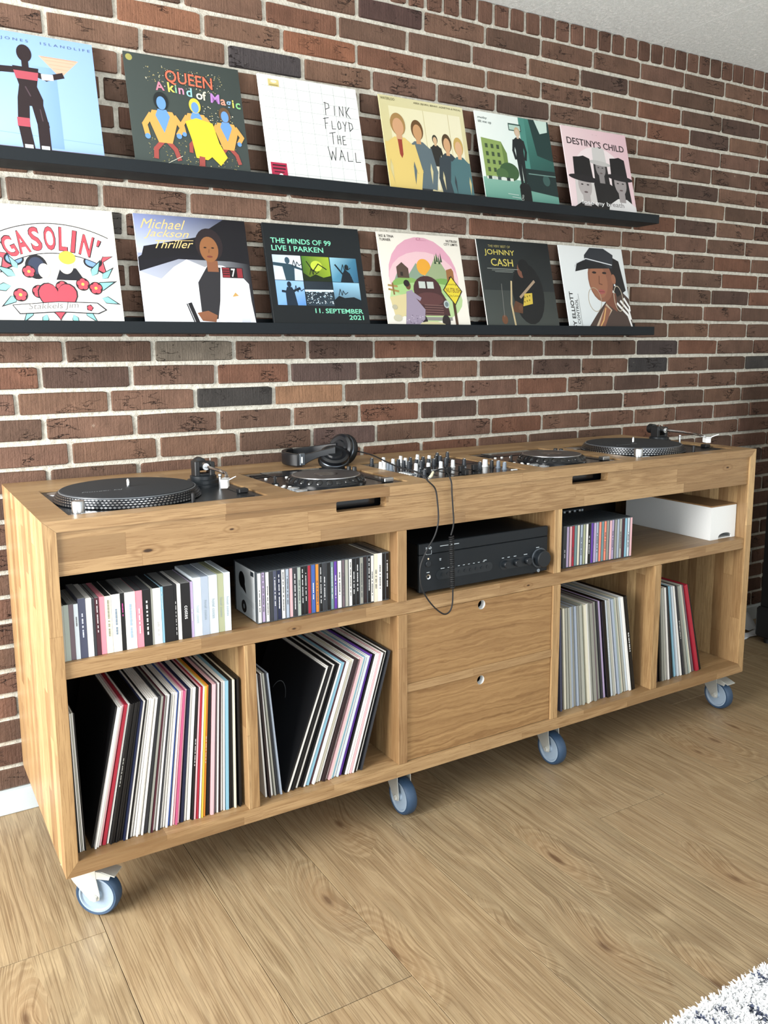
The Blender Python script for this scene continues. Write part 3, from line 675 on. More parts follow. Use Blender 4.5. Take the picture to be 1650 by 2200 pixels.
def art_street():
    A = Art(); A.grad('e8f4ec','d8ece2','e4f4ef','f2f8f4'); A.grad('5f9a8c','4f8a80','7fb0a0','8abaa8', 0, 0, 1, .30)
    A.poly('8fa860', [(.04,.30),(.04,.72),(.30,.70),(.36,.58),(.36,.30)]).poly('6f8a4a', [(.30,.70),(.36,.58),(.36,.30),(.31,.30)])
    for i in range(3):
        for j in range(4): A.rect('41543a', .08+.075*i, .36+.085*j, .115+.075*i, .405+.085*j)
    A.ell('3f5f3c', .36, .38, .13, .10).ell('4f6f44', .26, .35, .08, .06).rect('e0e6dc', .05, .28, .4, .31)
    for i in range(5): A.rect(['30403c','c8d2cc','4a5a58','e2e8e4','2c3836'][i], .07+.06*i, .28, .115+.06*i, .315)
    A.grad('2f5f58','28504c','3f7a70','4a8a7e', .58, .36, 1, 1).rect('4f8f84', .58, .36, .66, 1).poly('203c3a', [(.78,.6),(1,.55),(1,1),(.72,1)]).poly('cfe6dc', [(.80,1),(.98,1),(.97,.88),(.86,.85)])
    A.poly('1d3030', [(.55,.44),(1,.44),(1,.16),(.60,.20)]).ell('3c5c58', .86, .33, .05, .06).rect('6f8f88', .62, .38, 1, .392)
    A.rect('35504a', .43, .84, .60, .92).rect('b8d4c8', .44, .85, .59, .905)
    A.poly('16191b', [(.47,.20),(.62,.20),(.62,0),(.47,0)]).ell('16191b', .545, .22, .075, .06)
    figure(A, .54, .26, .62, 'd8c0a8', 'c9b08c', '1d2426', '1d2426', .85)
    for i in range(3): A.line('cfe0d8', [(.30+.05*i,.14-.03*i),(.44+.02*i,.135-.03*i)], .006)
    A.text('3c4c48', 'moby', .035, .915, .12, .032).text('3c4c48', 'lift me up', .035, .87, .17, .036).text('c8d4ce', 'RDio', .495, .05, None, .032, 80); return A
def art_hats():
    A = Art(); A.grad('f4dfe2','f0d2d8','e9c3cc','f2d8dc'); A.ell('f7e8ea', .5, .5, .38, .3)
    def bust(x, y, s, skin, hair, top, hat, brim):
        A.poly(hair, [(x-.15*s,y-.34*s),(x+.15*s,y-.34*s),(x+.13*s,y+.05*s),(x-.13*s,y+.05*s)]).poly(top, [(x-.26*s,y-.62*s),(x+.26*s,y-.62*s),(x+.22*s,y-.26*s),(x+.07*s,y-.18*s),(x-.07*s,y-.18*s),(x-.22*s,y-.26*s)])
        A.rect(skin, x-.05*s, y-.22*s, x+.05*s, y-.08*s).ell(skin, x, y, .095*s, .13*s)
        A.ell('3a3436', x-.04*s, y+.005*s, .018*s, .008*s, 0, 8).ell('3a3436', x+.04*s, y+.005*s, .018*s, .008*s, 0, 8).ell('6a5a5c', x, y-.075*s, .028*s, .01*s, 0, 8)
        A.poly(hat, [(x-.13*s,y+.07*s),(x+.13*s,y+.07*s),(x+.115*s,y+.29*s),(x+.03*s,y+.315*s),(x-.03*s,y+.30*s),(x-.115*s,y+.29*s)]).ell(brim, x, y+.07*s, .21*s, .035*s, -4)
    bust(.52, .56, .80, '8f8a8a', '2a2728', '1f1d1f', 'd4d2d0', 'c4c2c0'); bust(.80, .40, 1.0, 'a39c9c', '1e1c1e', 'e8e6e6', '1d1b1d', '232023'); bust(.24, .34, 1.08, 'b5aead', 'd8d4d2', '1e1c1e', '1d1b1d', '232023')
    A.text('3a3034', "DESTINY'S CHILD", .06, .80, .88, .078, -1, 0, .012)
    A.text('f6f6f6', 'lose my b', .16, .105, .42, .062, 0, 0, .008).text('8a8688', 'reath', .585, .120, .22, .055, 0, 0, .004).text('b09aa0', '* . *', .46, .935, .08, .012); return A
def art_tattoo():
    A = Art(); A.grad('f6f3ee','fbf9f6','f5f0dd','f4efe2'); B_ = '26262c'
    for sx_ in (1, -1):
        X = lambda v: .5+sx_*v
        A.poly(B_, [(X(.30),.60),(X(.47),.615),(X(.385),.56),(X(.41),.44),(X(.27),.52)]).poly('da5a66', [(X(.30),.595),(X(.452),.609),(X(.378),.562),(X(.396),.465),(X(.28),.525)])
        A.ell(B_, X(.30), .56, .075, .055).ell('7fa3d6', X(.30), .56, .06, .04)
    # banner
    def band(c, r0, r1, e):
        cy = -.10; P = [(.52+r1*math.sin(R(a)), cy+r1*math.cos(R(a))) for a in range(-27-e, 28+e, 3)]+[(.52+r0*math.sin(R(a)), cy+r0*math.cos(R(a))) for a in range(27+e, -28-e, -3)]
        A.poly(c, P)
    band(B_, .715, .965, 1); band('f8f5f0', .722, .958, 0)
    for ch, a, w, h in zip("GASOLIN'", (-24.5,-17.5,-10,-2.5,4.5,10.,17.,22.6), (.085,.08,.075,.08,.06,.028,.085,.02), (.17,.18,.19,.19,.19,.18,.17,.05)):
        rr_ = .745 if ch != "'" else .86; x_, y_ = .52+rr_*math.sin(R(a)), -.10+rr_*math.cos(R(a)); r_ = -a
        ox_, oy_ = x_-w/2*math.cos(R(r_)), y_-w/2*math.sin(R(r_))
        A.text(B_, ch, ox_-.005, oy_-.005, w+.011, h+.010, r_, 0, .03); A.text('d9505c', ch, ox_, oy_, w, h, r_, 0, .015)
    for x_, y_, L, a in [(.20,.42,.16,150),(.16,.34,.16,190),(.20,.26,.14,215),(.78,.44,.15,60),(.80,.34,.17,20),(.84,.26,.14,-20),(.30,.16,.13,235),(.40,.12,.12,250),(.60,.12,.12,290),(.70,.16,.13,310),(.22,.48,.12,120),(.86,.42,.13,45)]: leaf(A, x_, y_, L, a)
    A.ell(B_, .36, .50, .085, .10).ell('3a4258', .36, .51, .06, .07); flower(A, .30, .46, .04); A.ell('f3e6d8', .415, .47, .045, .06)
    A.poly(B_, [(.50,.40),(.72,.40),(.66,.50),(.54,.50)]).ell('f3e6d8', .585, .53, .06, .08).ell('e8cf52', .60, .585, .065, .055)
    for x_, y_ in ((.54,.34),(.70,.37),(.80,.34),(.36,.30),(.22,.27)): flower(A, x_, y_, .042)
    P = [(.5+.115*1.0*(math.sin(R(t))**3)*1.25, .245+.115*(13*math.cos(R(t))-5*math.cos(R(2*t))-2*math.cos(R(3*t))-math.cos(R(4*t)))/13*1.15) for t in range(0, 360, 12)]
    A.poly(B_, [(.5+(x_-.5)*1.07, .245+(y_-.245)*1.07) for x_, y_ in P]).poly('d9505e', P)
    A.poly(B_, [(.15,.19),(.5,.225),(.80,.22),(.87,.16),(.80,.125),(.5,.135),(.20,.115)]).poly('f7f4ee', [(.16,.185),(.5,.218),(.795,.213),(.855,.16),(.795,.133),(.5,.143),(.205,.123)])
    A.text('7c7a78', 'Stakkels Jim', .27, .14, .38, .062, 3, .22); A.ell(B_, .735, .175, .03, .03, 0, 5).ell('d9505e', .735, .175, .022, .022, 90, 5); return A
def art_whitesuit():
    A = Art(); A.grad('dfe4ee','1c1a22','15141a','6f7ba8'); A.poly('191820', [(0,.50),(.35,.62),(1,.62),(1,.95),(.55,.98),(.0,.62)])
    A.grad('c9d2ea','2a2a38','1c1b24','8b97c4', 0, .66, 1, 1); A.poly('17161c', [(.02,.60),(.45,.66),(1,.60),(1,1),(.80,1),(.52,.82),(.06,.72)])
    A.poly('eceff6', [(0,0),(1,0),(.96,.40),(.60,.55),(.42,.62),(.30,.55),(.18,.44),(0,.50)])
    # neutral seated figure in a white jacket
    A.poly('e6e9f0', [(.32,0),(.98,0),(.97,.42),(.88,.52),(.74,.58),(.62,.58),(.46,.50),(.36,.30)]); A.poly('2e2d31', [(.50,.08),(.66,.10),(.72,.56),(.60,.57),(.50,.42)])
    A.poly('f6f7fa', [(.64,.08),(.75,.56),(.82,.54),(.70,.06)]).poly('d5dae6', [(.94,.06),(.97,.40),(.90,.42),(.86,.06)])
    A.rect('8a5a40', .60, .52, .70, .62).ell('2a2124', .64, .76, .125, .15).ell('96643f', .635, .72, .085, .115)
    A.ell('2a1c18', .60, .735, .014, .007, 0, 8).ell('2a1c18', .67, .735, .014, .007, 0, 8).ell('7a4034', .635, .655, .028, .010, 0, 8).line('6f4630', [(.635,.72),(.63,.69)], .006)
    A.poly('8a5a40', [(.46,.15),(.56,.17),(.64,.13),(.62,.07),(.50,.08)]).line('1f1e22', [(.40,.22),(.46,.03)], .05).line('c8c8cc', [(.38,.24),(.44,.05)], .006)
    A.poly('c9a05c', [(.80,.30),(.86,.31),(.83,.34)])
    A.text('e8c98a', 'Michael', .05, .875, .40, .085, 1, .45).text('e8c98a', 'Jackson', .07, .785, .40, .085, 1, .45).line('e8c98a', [(.22,.775),(.50,.79)], .005).text('e8c98a', 'Thriller', .16, .705, .34, .07, 3, .5)
    A.rect('1c1418', .73, .47, .925, .565).rect('8f2f38', .735, .475, .80, .56).rect('8f2f38', .87, .475, .92, .56).text('f2f2f2', '7', .815, .48, .038, .075, 0, 0, .02)
    for i in range(3): A.line('1c1418', [(.74,.50+.02*i),(.795,.50+.02*i)], .008)
    return A
def art_concert():
    A = Art(); A.grad('14191c','161b1f','1b2125','181d21'); G = '86e0bc'; k0 = 0
    A.text(G, 'THE MINDS OF 99', .065, .815, .62, .05, 0, 0, .016).text(G, 'LIVE I PARKEN', .065, .745, .53, .05, 0, 0, .016)
    A.text(G, '11. SEPTEMBER', .43, .165, .51, .045, 0, 0, .016).text(G, '2021', .78, .105, .16, .045, 0, 0, .016)
    xs_ = [.06,.355,.65]; w = .285; y1_, y2_ = .435, .20; h1, h2 = .235, .23
    A.grad('d8e6f4','cfe0f0','e2ecf6','c3d6ea', xs_[0], y1_, xs_[0]+w, y1_+h1); A.grad('3a5a1c','88a82c','a8c038','4a7a2c', xs_[1], y1_, xs_[1]+w, y1_+h1); A.grad('5a9ab8','2f5f80','3f7a98','9fd0e2', xs_[2], y1_, xs_[2]+w, y1_+h1)
    A.grad('7fb0e8','5a90d0','9fc8f0','8fbcec', xs_[0], y2_, xs_[0]+w, y2_+h2); A.grad('2a3844','34444f','202a34','2a3640', xs_[1], y2_, xs_[1]+w, y2_+h2); A.grad('2c4456','3a5a70','9fd0ea','8fc4e4', xs_[2], y2_, xs_[2]+w, y2_+h2)
    A.poly('2f4a58', [(.06,.57),(.15,.56),(.17,.435),(.26,.435),(.27,.55),(.345,.53),(.345,.55),(.24,.585),(.20,.59),(.06,.60)]).ell('3a5464', .205, .62, .025, .032)
    A.poly('1c2a12', [(.355,.435),(.64,.435),(.64,.49),(.56,.47),(.48,.50),(.42,.47),(.355,.51)]).ell('c8d84a', .50, .58, .06, .05).line('1f2a16', [(.40,.62),(.46,.53),(.52,.6),(.60,.55)], .01)
    A.poly('16222c', [(.74,.435),(.88,.435),(.85,.52),(.80,.56),(.77,.52)]).ell('1a2830', .82, .58, .022, .028).line('16222c', [(.70,.60),(.78,.50),(.86,.48)], .016)
    A.poly('1d2c3c', [(.15,.20),(.26,.20),(.24,.33),(.22,.37),(.17,.37),(.15,.32)]).ell('1d2c3c', .195, .395, .022, .028).line('1d2c3c', [(.12,.33),(.20,.32),(.30,.36)], .022)
    A.specks(['cfe4f2','9fc0d4','e8f2f8'], 90, .36, .22, .63, .34, .008, 9); A.line('d8ecf8', [(.355,.34),(.64,.345)], .02)
    A.poly('141c22', [(.65,.20),(.935,.20),(.935,.26),(.86,.29),(.76,.28),(.70,.30),(.65,.26)])
    A.v = [(x, y+(.035 if .19 < y < .675 and z > 5 else 0), z) for x, y, z in A.v]
    for x_, y_ in ((.25,.60),(.42,.53),(.76,.58),(.24,.36),(.70,.34)): A.line('15191c', [(x_,y_),(x_+.02,y_+.06),(x_+.035,y_),(x_+.05,y_+.045),(x_+.07,y_+.01),(x_+.10,y_+.03)], .006)
    return A
def art_truck():
    A = Art(); A.rect('f1ece0', 0, 0, 1, 1); A.ell('e2a9bd', .5, .55, .42, .42).ell('ecc6cc', .5, .52, .42, .30); A.ell('b9d49a', .5, .33, .44, .24)
    A.poly('8aa08c', [(.12,.48),(.22,.66),(.32,.58),(.42,.70),(.54,.52),(.60,.48)]).ell('e8a83c', .51, .66, .085, .085).poly('9cac84', [(.42,.48),(.58,.64),(.68,.80),(.76,.66),(.88,.48)]).poly('c8c4a0', [(.64,.72),(.68,.79),(.72,.70)])
    A.ell('86b060', .28, .46, .18, .09).ell('7aa85a', .72, .46, .16, .09).ell('a8cc88', .5, .42, .4, .08)
    A.poly('57463c', [(.18,.54),(.18,.65),(.25,.70),(.32,.64),(.32,.54)]).rect('2e2622', .22, .56, .25, .60).poly('9c6a40', [(.78,.52),(.78,.64),(.85,.66),(.87,.63),(.87,.52)])
    for i in range(4): A.poly('2e4a34', [(.66+.025*i-.012,.70+.02*(i%2)),(.66+.025*i,.80+.02*(i%2)),(.66+.025*i+.012,.70+.02*(i%2))])
    A.line('a98a54', [(.06,.46),(.16,.45)], .02).line('a98a54', [(.06,.42),(.17,.40)], .02).line('8a6c40', [(.11,.48),(.115,.37)], .018)
    A.poly('d8ca9a', [(.06,.34),(.26,.38),(.36,.2),(.10,.12)])
    # round-nosed old pick-up
    A.ell('4a2f30', .52, .42, .17, .15).poly('4a2f30', [(.37,.42),(.68,.42),(.74,.32),(.76,.16),(.36,.16),(.34,.34)]).rect('c8d0c8', .42, .44, .50, .51).rect('c8d0c8', .52, .44, .60, .51).rect('2a1c1e', .505, .43, .515, .52)
    A.ell('5f3c3c', .53, .33, .17, .07)
    for i in range(5): A.line('7a5a56', [(.46,.27-.025*i),(.68,.265-.025*i)], .009)
    A.ell('b8c4c4', .73, .28, .035, .04).ell('6f8080', .73, .28, .022, .026).rect('8f8c88', .38, .11, .78, .145).ell('2a2424', .70, .10, .05, .07).ell('2a2424', .42, .10, .05, .07)
    A.ell('d8cfa4', .52, .05, .18, .05)
    A.poly('9c90a4', [(.20,.04),(.24,.26),(.26,.40),(.33,.42),(.36,.34),(.46,.22),(.44,.12),(.30,.02)]).ell('6f4c38', .29, .46, .03, .04).ell('2a2022', .275, .485, .035, .035).line('9c90a4', [(.33,.38),(.41,.33)], .04)
    A.specks(['6f6478','c8bece'], 30, .22, .05, .42, .16, .01, 6)
    A.line('4c3426', [(.83,.02),(.82,.56)], .032).poly('2c2418', [(.83,.58),(.95,.42),(.84,.27),(.71,.43)]).poly('e6d23e', [(.83,.565),(.936,.42),(.84,.285),(.724,.43)])
    A.text('3a3018', 'Entering', .765, .475, .12, .028).text('8a6a28', 'NUTBUSH', .745, .405, .18, .05, -1, 0, .015).text('3a3018', 'City Limits', .77, .355, .13, .028)
    A.text('4a4440', 'IKE & TINA', .025, .945, .17, .026, 0, 0, .01).text('4a4440', 'TURNER', .025, .908, .13, .026, 0, 0, .01).text('4a4440', 'NUTBUSH', .83, .935, .14, .026, 0, 0, .01).text('4a4440', 'CITY LIMITS', .80, .90, .17, .026, 0, 0, .01).text('c07a94', 'Cl......', .46, .935, .12, .03, 0, .3)
    for x_ in (.75,.80,.87,.93): A.ell('cfc8a8', x_, .02, .03, .025)
    A.ell('c8c4ac', .12, .13, .05, .035).ell('b8b49c', .10, .24, .03, .025); return A
def art_darkguitar():
    A = Art(); A.grad('4a504c','3f4441','1f2425','30383a'); A.grad('2c3232','23282a','181c1e','2a3032', .02, .45, 1, 1); G = 'd8c864'
    A.ell('16181a', .62, .42, .22, .34).ell('7a5040', .56, .68, .055, .085).ell('17191b', .60, .73, .075, .075).ell('17191b', .615, .66, .05, .09)
    A.poly('5f3f2c', [(.36,.22),(.50,.20),(.52,.30),(.42,.34)]).line('c8b48c', [(.40,.55),(.36,.30),(.38,.04)], .022).line('a8927a', [(.50,.38),(.72,.56)], .03)
    A.poly('d2b84a', [(.52,.28),(.66,.31),(.67,.43),(.56,.42)])
    for i in range(3): A.ell('6f5c20', .55+.035*i, .33+.01*i, .008, .01, 0, 6).ell('6f5c20', .56+.035*i, .38+.01*i, .008, .01, 0, 6)
    A.ell('6f4a34', .24, .13, .04, .05).ell('6a4834', .48, .26, .03, .03); A.line('8a8a84', [(.26,.52),(.24,.16)], .005)
    A.text('b8ac6a', 'THE VERY BEST OF', .15, .918, .30, .026).text(G, 'JOHNNY', .09, .82, .41, .075, 0, 0, .006).text(G, 'CASH', .16, .715, .30, .08, 0, 0, .006)
    A.line('9ca29c', [(.10,.685),(.52,.685)], .006).line('8a908a', [(.16,.668),(.46,.668)], .006).line('8a908a', [(.20,.652),(.44,.652)], .006); return A
def art_capface():
    A = Art(); A.grad('dfe6e8','cdd6da','e8ecec','eef2f2'); sk = '8f5f4a'
    A.poly('4a3a34', [(.24,0),(1,0),(1,.40),(.88,.50),(.62,.36),(.46,.22)]).poly('c9b49c', [(.36,0),(.62,.34),(.70,.26),(.46,0)]).poly(sk, [(.42,.02),(.60,.32),(.68,.26),(.52,.02)])
    for i in range(3): A.line('f2f2f0', [(.80+.06*i,.34+.03*i),(.95+.02*i,.20+.05*i),(.99,.06+.10*i)], .030)
    A.poly('1d1a1c', [(.70,.94),(.92,.85),(.97,.5),(.82,.42),(.72,.55)]).poly('7a4c3a', [(.60,.50),(.80,.46),(.78,.24),(.62,.34)])
    A.ell(sk, .585, .62, .195, .265, 0).ell('a06c52', .55, .60, .14, .2)
    A.ell('2a1c1a', .50, .70, .035, .014, 0, 10).ell('2a1c1a', .66, .70, .035, .014, 0, 10).line('6f4636', [(.57,.66),(.555,.57),(.60,.56)], .012).ell('a85c58', .57, .475, .06, .028).line('6a2f30', [(.52,.475),(.62,.475)], .006)
    A.ell('a06c52', .795, .63, .035, .06).ell('e8eef0', .80, .56, .014, .014, 0, 8).arc('cfc4ae', .83, .40, .07, .15, 0, 360, .009, 20).arc('b8a890', .45, .38, .10, .14, 0, 360, .008, 20)
    A.poly('2f333a', [(.36,.74),(.80,.76),(.84,.92),(.70,.99),(.48,.99),(.38,.90)]).poly('1c1e22', [(.20,.70),(.40,.74),(.74,.76),(.62,.82),(.34,.84),(.22,.78)]).line('e2e6ea', [(.20,.70),(.24,.80),(.40,.86),(.80,.80)], .012)
    A.line('e0b070', [(.44,.02),(.54,.14),(.60,.28)], .016)
    A.text('1d1b1c', 'MISSY ELLIOTT', .115, -.08, .545, .055, 90, 0, .02).text('1d1b1c', 'LOSE CONTROL', .175, -.06, .44, .04, 90, 0, .01).line('8a8a8a', [(.195,.02),(.195,.44)], .005).rect('e8eaea', .86, .0, .96, .05); return A

# ------------------------------------------------------------------ picture ledges and displayed sleeves
LD = .11; YL = YW-LD; LX0, LX1 = -.42, 2.281
def ledge(z0, label):
    t = thing('picture_ledge', label, 'shelf', ((LX0+LX1)/2, YW, z0)); o = Vector(t.location); Mi = Matrix.Translation(-o)
    MB(Mi).box(LX0, LX1, YL+.012, YW-.0035, z0, z0+.0095).obj('tray', LEDGE, t, smooth=False)
    MB(Mi).box(LX0, LX1, YL, YL+.012, z0, z0+.0305, b=.0008).obj('front_lip', LEDGE, t, smooth=False)
    MB(Mi).box(LX0, LX1, YW-.014, YW-.0034, z0+.0096, z0+.045, b=.0008).obj('back_rail', LEDGE, t, smooth=False)
    return t
ledge(1.6815, 'upper black picture ledge, the one nearer the ceiling'); ledge(1.2790, 'lower black picture ledge, the one just above the sideboard')
S = .3155
SLEEVES = [
 (-.0265, 1.6815, art_dancer, 'c7d4ea', 'pale blue record sleeve with a dark dancer, cut by the left edge', .004),
 (.3665, 1.6815, art_magic, '3c4543', 'dark grey sleeve with orange and yellow cartoon figures on upper ledge', .0035),
 (.7380, 1.6815, art_whitewall, 'eef0ee', 'white sleeve with thin grey lines and black scrawled lettering', .006),
 (1.1330, 1.6815, art_quartet, 'd8d0a0', 'yellowish sleeve showing several standing people on upper ledge', .0035),
 (1.4960, 1.6815, art_street, 'dce8e2', 'green tinted sleeve showing a man above a city street', .0035),
 (1.8705, 1.6815, art_hats, 'f0d8dc', 'pink sleeve with three grey people in wide hats', .0035),
 (.0010, 1.2790, art_tattoo, 'f0ece4', 'white sleeve with red arched banner lettering, heart and flowers', .005),
 (.3715, 1.2790, art_whitesuit, 'cfd6e4', 'record sleeve with a person in a white suit on lower ledge', .004),
 (.7380, 1.2790, art_concert, '14191c', 'black sleeve with six small stage photos and mint green lettering', .010),
 (1.1225, 1.2790, art_truck, 'efe9dc', 'cream sleeve with an oval landscape, old truck and yellow road sign', .0035),
 (1.5085, 1.2790, art_darkguitar, 'e4e4de', 'dark grey sleeve with gold lettering and a dim guitar player', .0045),
 (1.8730, 1.2790, art_capface, 'dfe4e6', 'light sleeve with a big face under a dark cap', .0035)]
for x, z0, fn, edge, lab, th in SLEEVES:
    o = MB().box(0, S, 0, th, 0, S, b=.0008).obj('record_sleeve', SLV, None, color=edge)
    lean = math.asin(.0775/S); o.location = (x, YW-.0035-.0108-.0775-th*math.cos(lean)+.0, z0+.0098+th*math.sin(lean)*0); o.rotation_euler = (-lean, 0, 0)
    tag(o, lab, 'record sleeve'); o['group'] = 'record sleeves on show'
    link('printed_front', fn().mesh('printed_front', S, -.0001), o)

# ------------------------------------------------------------------ turntables (origin: front left corner of the deck opening, at deck height)
def turntable():
    t = thing('turntable', '', 'turntable', (0, 0, 0), 'decks sunk in the oak top')
    W_, D_, z = TTW, TTD, -.004
    MB().box(.0008, W_-.0008, .0008, D_-.0008, -.085, z, b=.001).obj('plinth', SATIN, t, smooth=False)
    px, py = .169, .176
    pl = MB().lathe([(.150,z),(.158,z+.001),(.1655,z+.002),(.1655,z+.0075),(.1625,z+.0085),(.1625,z+.012),(.1595,z+.013),(.1595,z+.0165),(.1565,z+.0175),(.1565,z+.0205),(.1535,z+.0215),(.0,z+.0215)], (px, py, 0), 96, caps=False).obj('platter', plain('dark platter metal', '2b2e33', .3, metal=.7), t)
    d = MB()
    for ring, (rr, z0, z1) in enumerate(((.1657,.0022,.0075),(.1627,.009,.0118),(.1597,.0135,.0162),(.1567,.018,.0203))):
        n = 110
        for k in range(n):
            a = 2*math.pi*(k+.5*(ring % 2))/n; da = .42*2*math.pi/n
            zm = (z0+z1)/2; P_ = lambda t, zz_: (px+rr*math.cos(t), py+rr*math.sin(t), z+zz_)
            d.add([P_(a, z0), P_(a+da, zm), P_(a, z1), P_(a-da, zm)], [(0,1,2,3)])
    o = d.obj('strobe_dots', SIL, pl, smooth=False); o['kind'] = 'stuff'
    MB().lathe([(.1532,z+.0217),(.1532,z+.0228),(.151,z+.0232)], (px, py, 0), 96, caps=False).obj('platter_rim', plain('grey rim', '8a9095', .35, metal=.6), pl)
    mt = MB().lathe([(.1495,z+.0216),(.1495,z+.0245),(.147,z+.025),(.0,z+.025)], (px, py, 0), 96, caps=False).obj('slipmat', RUB, t)
    x = MB(); text_on(x, 'Pioneer DJ', (px-.112, py-.040, z+.0252), (1, 0, 0), (.1, 1, 0), .090, .011, .2); x.obj('mat_lettering', plain('grey print', '8f969b', .6), mt, smooth=False, label='grey lettering')
    MB().lathe([(.0036,z+.024),(.0036,z+.040),(.002,z+.043)], (px, py, 0), 16).obj('spindle', CHR, t)
    MB().lathe([(.016,z),(.016,z+.001),(.0135,z+.0015),(.0135,z+.026),(.0125,z+.028)], (.0255, .0235, 0), 28).obj('strobe_pillar', SIL, t)
    MB().box(.028, .060, .006, .020, z-.001, z+.0035, b=.001).obj('start_button', SIL, t)
    MB().lathe([(.0245,z-.0005),(.0245,z+.0012),(.020,z+.0018),(.006,z+.0012)], (.0365, .315, 0), 32).obj('adaptor_disc', SIL, t)
    MB().lathe([(.0045,z),(.0045,z+.021),(.003,z+.023)], (.270, .0165, 0), 14).obj('target_light', BLK, t)
    ax, ay = .375, .246
    MB().lathe([(.046,z),(.046,z+.006),(.040,z+.008),(.040,z+.016),(.033,z+.018),(.033,z+.026),(.026,z+.028)], (ax, ay, 0), 40).obj('arm_base', SATIN, t)
    g = MB().box(ax-.026, ax-.013, ay-.016, ay+.016, z+.026, z+.064, b=.002).box(ax+.013, ax+.026, ay-.016, ay+.016, z+.026, z+.060, b=.002).box(ax-.024, ax+.024, ay-.014, ay+.014, z+.026, z+.032, b=.001).lathe([(.012,-.014),(.012,.014)], (ax, ay, z+.05), 20, 0, Matrix.Rotation(R(90), 4, 'Y'))
    g.obj('gimbal', BLK, t)
    A = frame((.06, 1, .02))
    MB().lathe([(.0085,-.028),(.0085,.02)], (ax, ay, z+.051), 20, 0, A).obj('arm_collar', SIL, t)
    MB().lathe([(.012,.022),(.0165,.024),(.0165,.044),(.015,.046)], (ax, ay, z+.051), 28, 0, A).obj('counterweight', BLK, t)
    P = [(ax, ay-.02, z+.051), (ax+.001, ay-.06, z+.050), (ax+.006, ay-.10, z+.049), (ax+.007, ay-.14, z+.047), (ax-.004, ay-.175, z+.045), (ax-.018, ay-.20, z+.043)]
    MB().tube(P, .0040, 10).obj('arm_tube', CHR, t)
    Mh = Matrix.Translation((ax-.0225, ay-.212, z+.0415)) @ Matrix.Rotation(R(-28), 4, 'Z')
    hs = MB(Mh).box(-.009, .009, -.020, .020, 0, .004, b=.001).prism([(.009,-.01,.001),(.024,-.022,.010),(.028,-.026,.012),(.025,-.018,.009),(.009,.002,.001)], (0, 0, .002)).obj('headshell', plain('pale silver', 'd9dbdb', .3, metal=.4), t)
    MB(Mh).box(-.008, .008, -.017, .012, -.016, -.0002, b=.0015).obj('cartridge', WHT, hs)
    MB().lathe([(.004,z),(.0035,z+.030),(.005,z+.032),(.005,z+.037)], (ax+.016, ay-.075, 0), 14).obj('arm_rest', SIL, t)
    ps = MB().box(.404, .422, .03, .20, z, z+.0012, b=.0004).obj('pitch_slot', BLK, t)
    MB().box(.401, .425, .072, .094, z+.0012, z+.012, b=.002).obj('pitch_knob', BLK, ps)
    c = MB()
    c.tube([(ax+.02, ay+.018, z+.03), (ax+.026, ay+.02, z+.05), (ax+.03, ay+.03, z+.066)], .0018, 6); c.obj('lift_lever', CHR, t)
    return t
t1 = turntable(); t1.location = (*T1, ZT); t2 = copy_tree(t1); t2.location = (*T2, ZT)
t1['label'] = 'black turntable with a dark rubber mat, left end of the oak top'; t2['label'] = 'black turntable at the right end of the oak top'

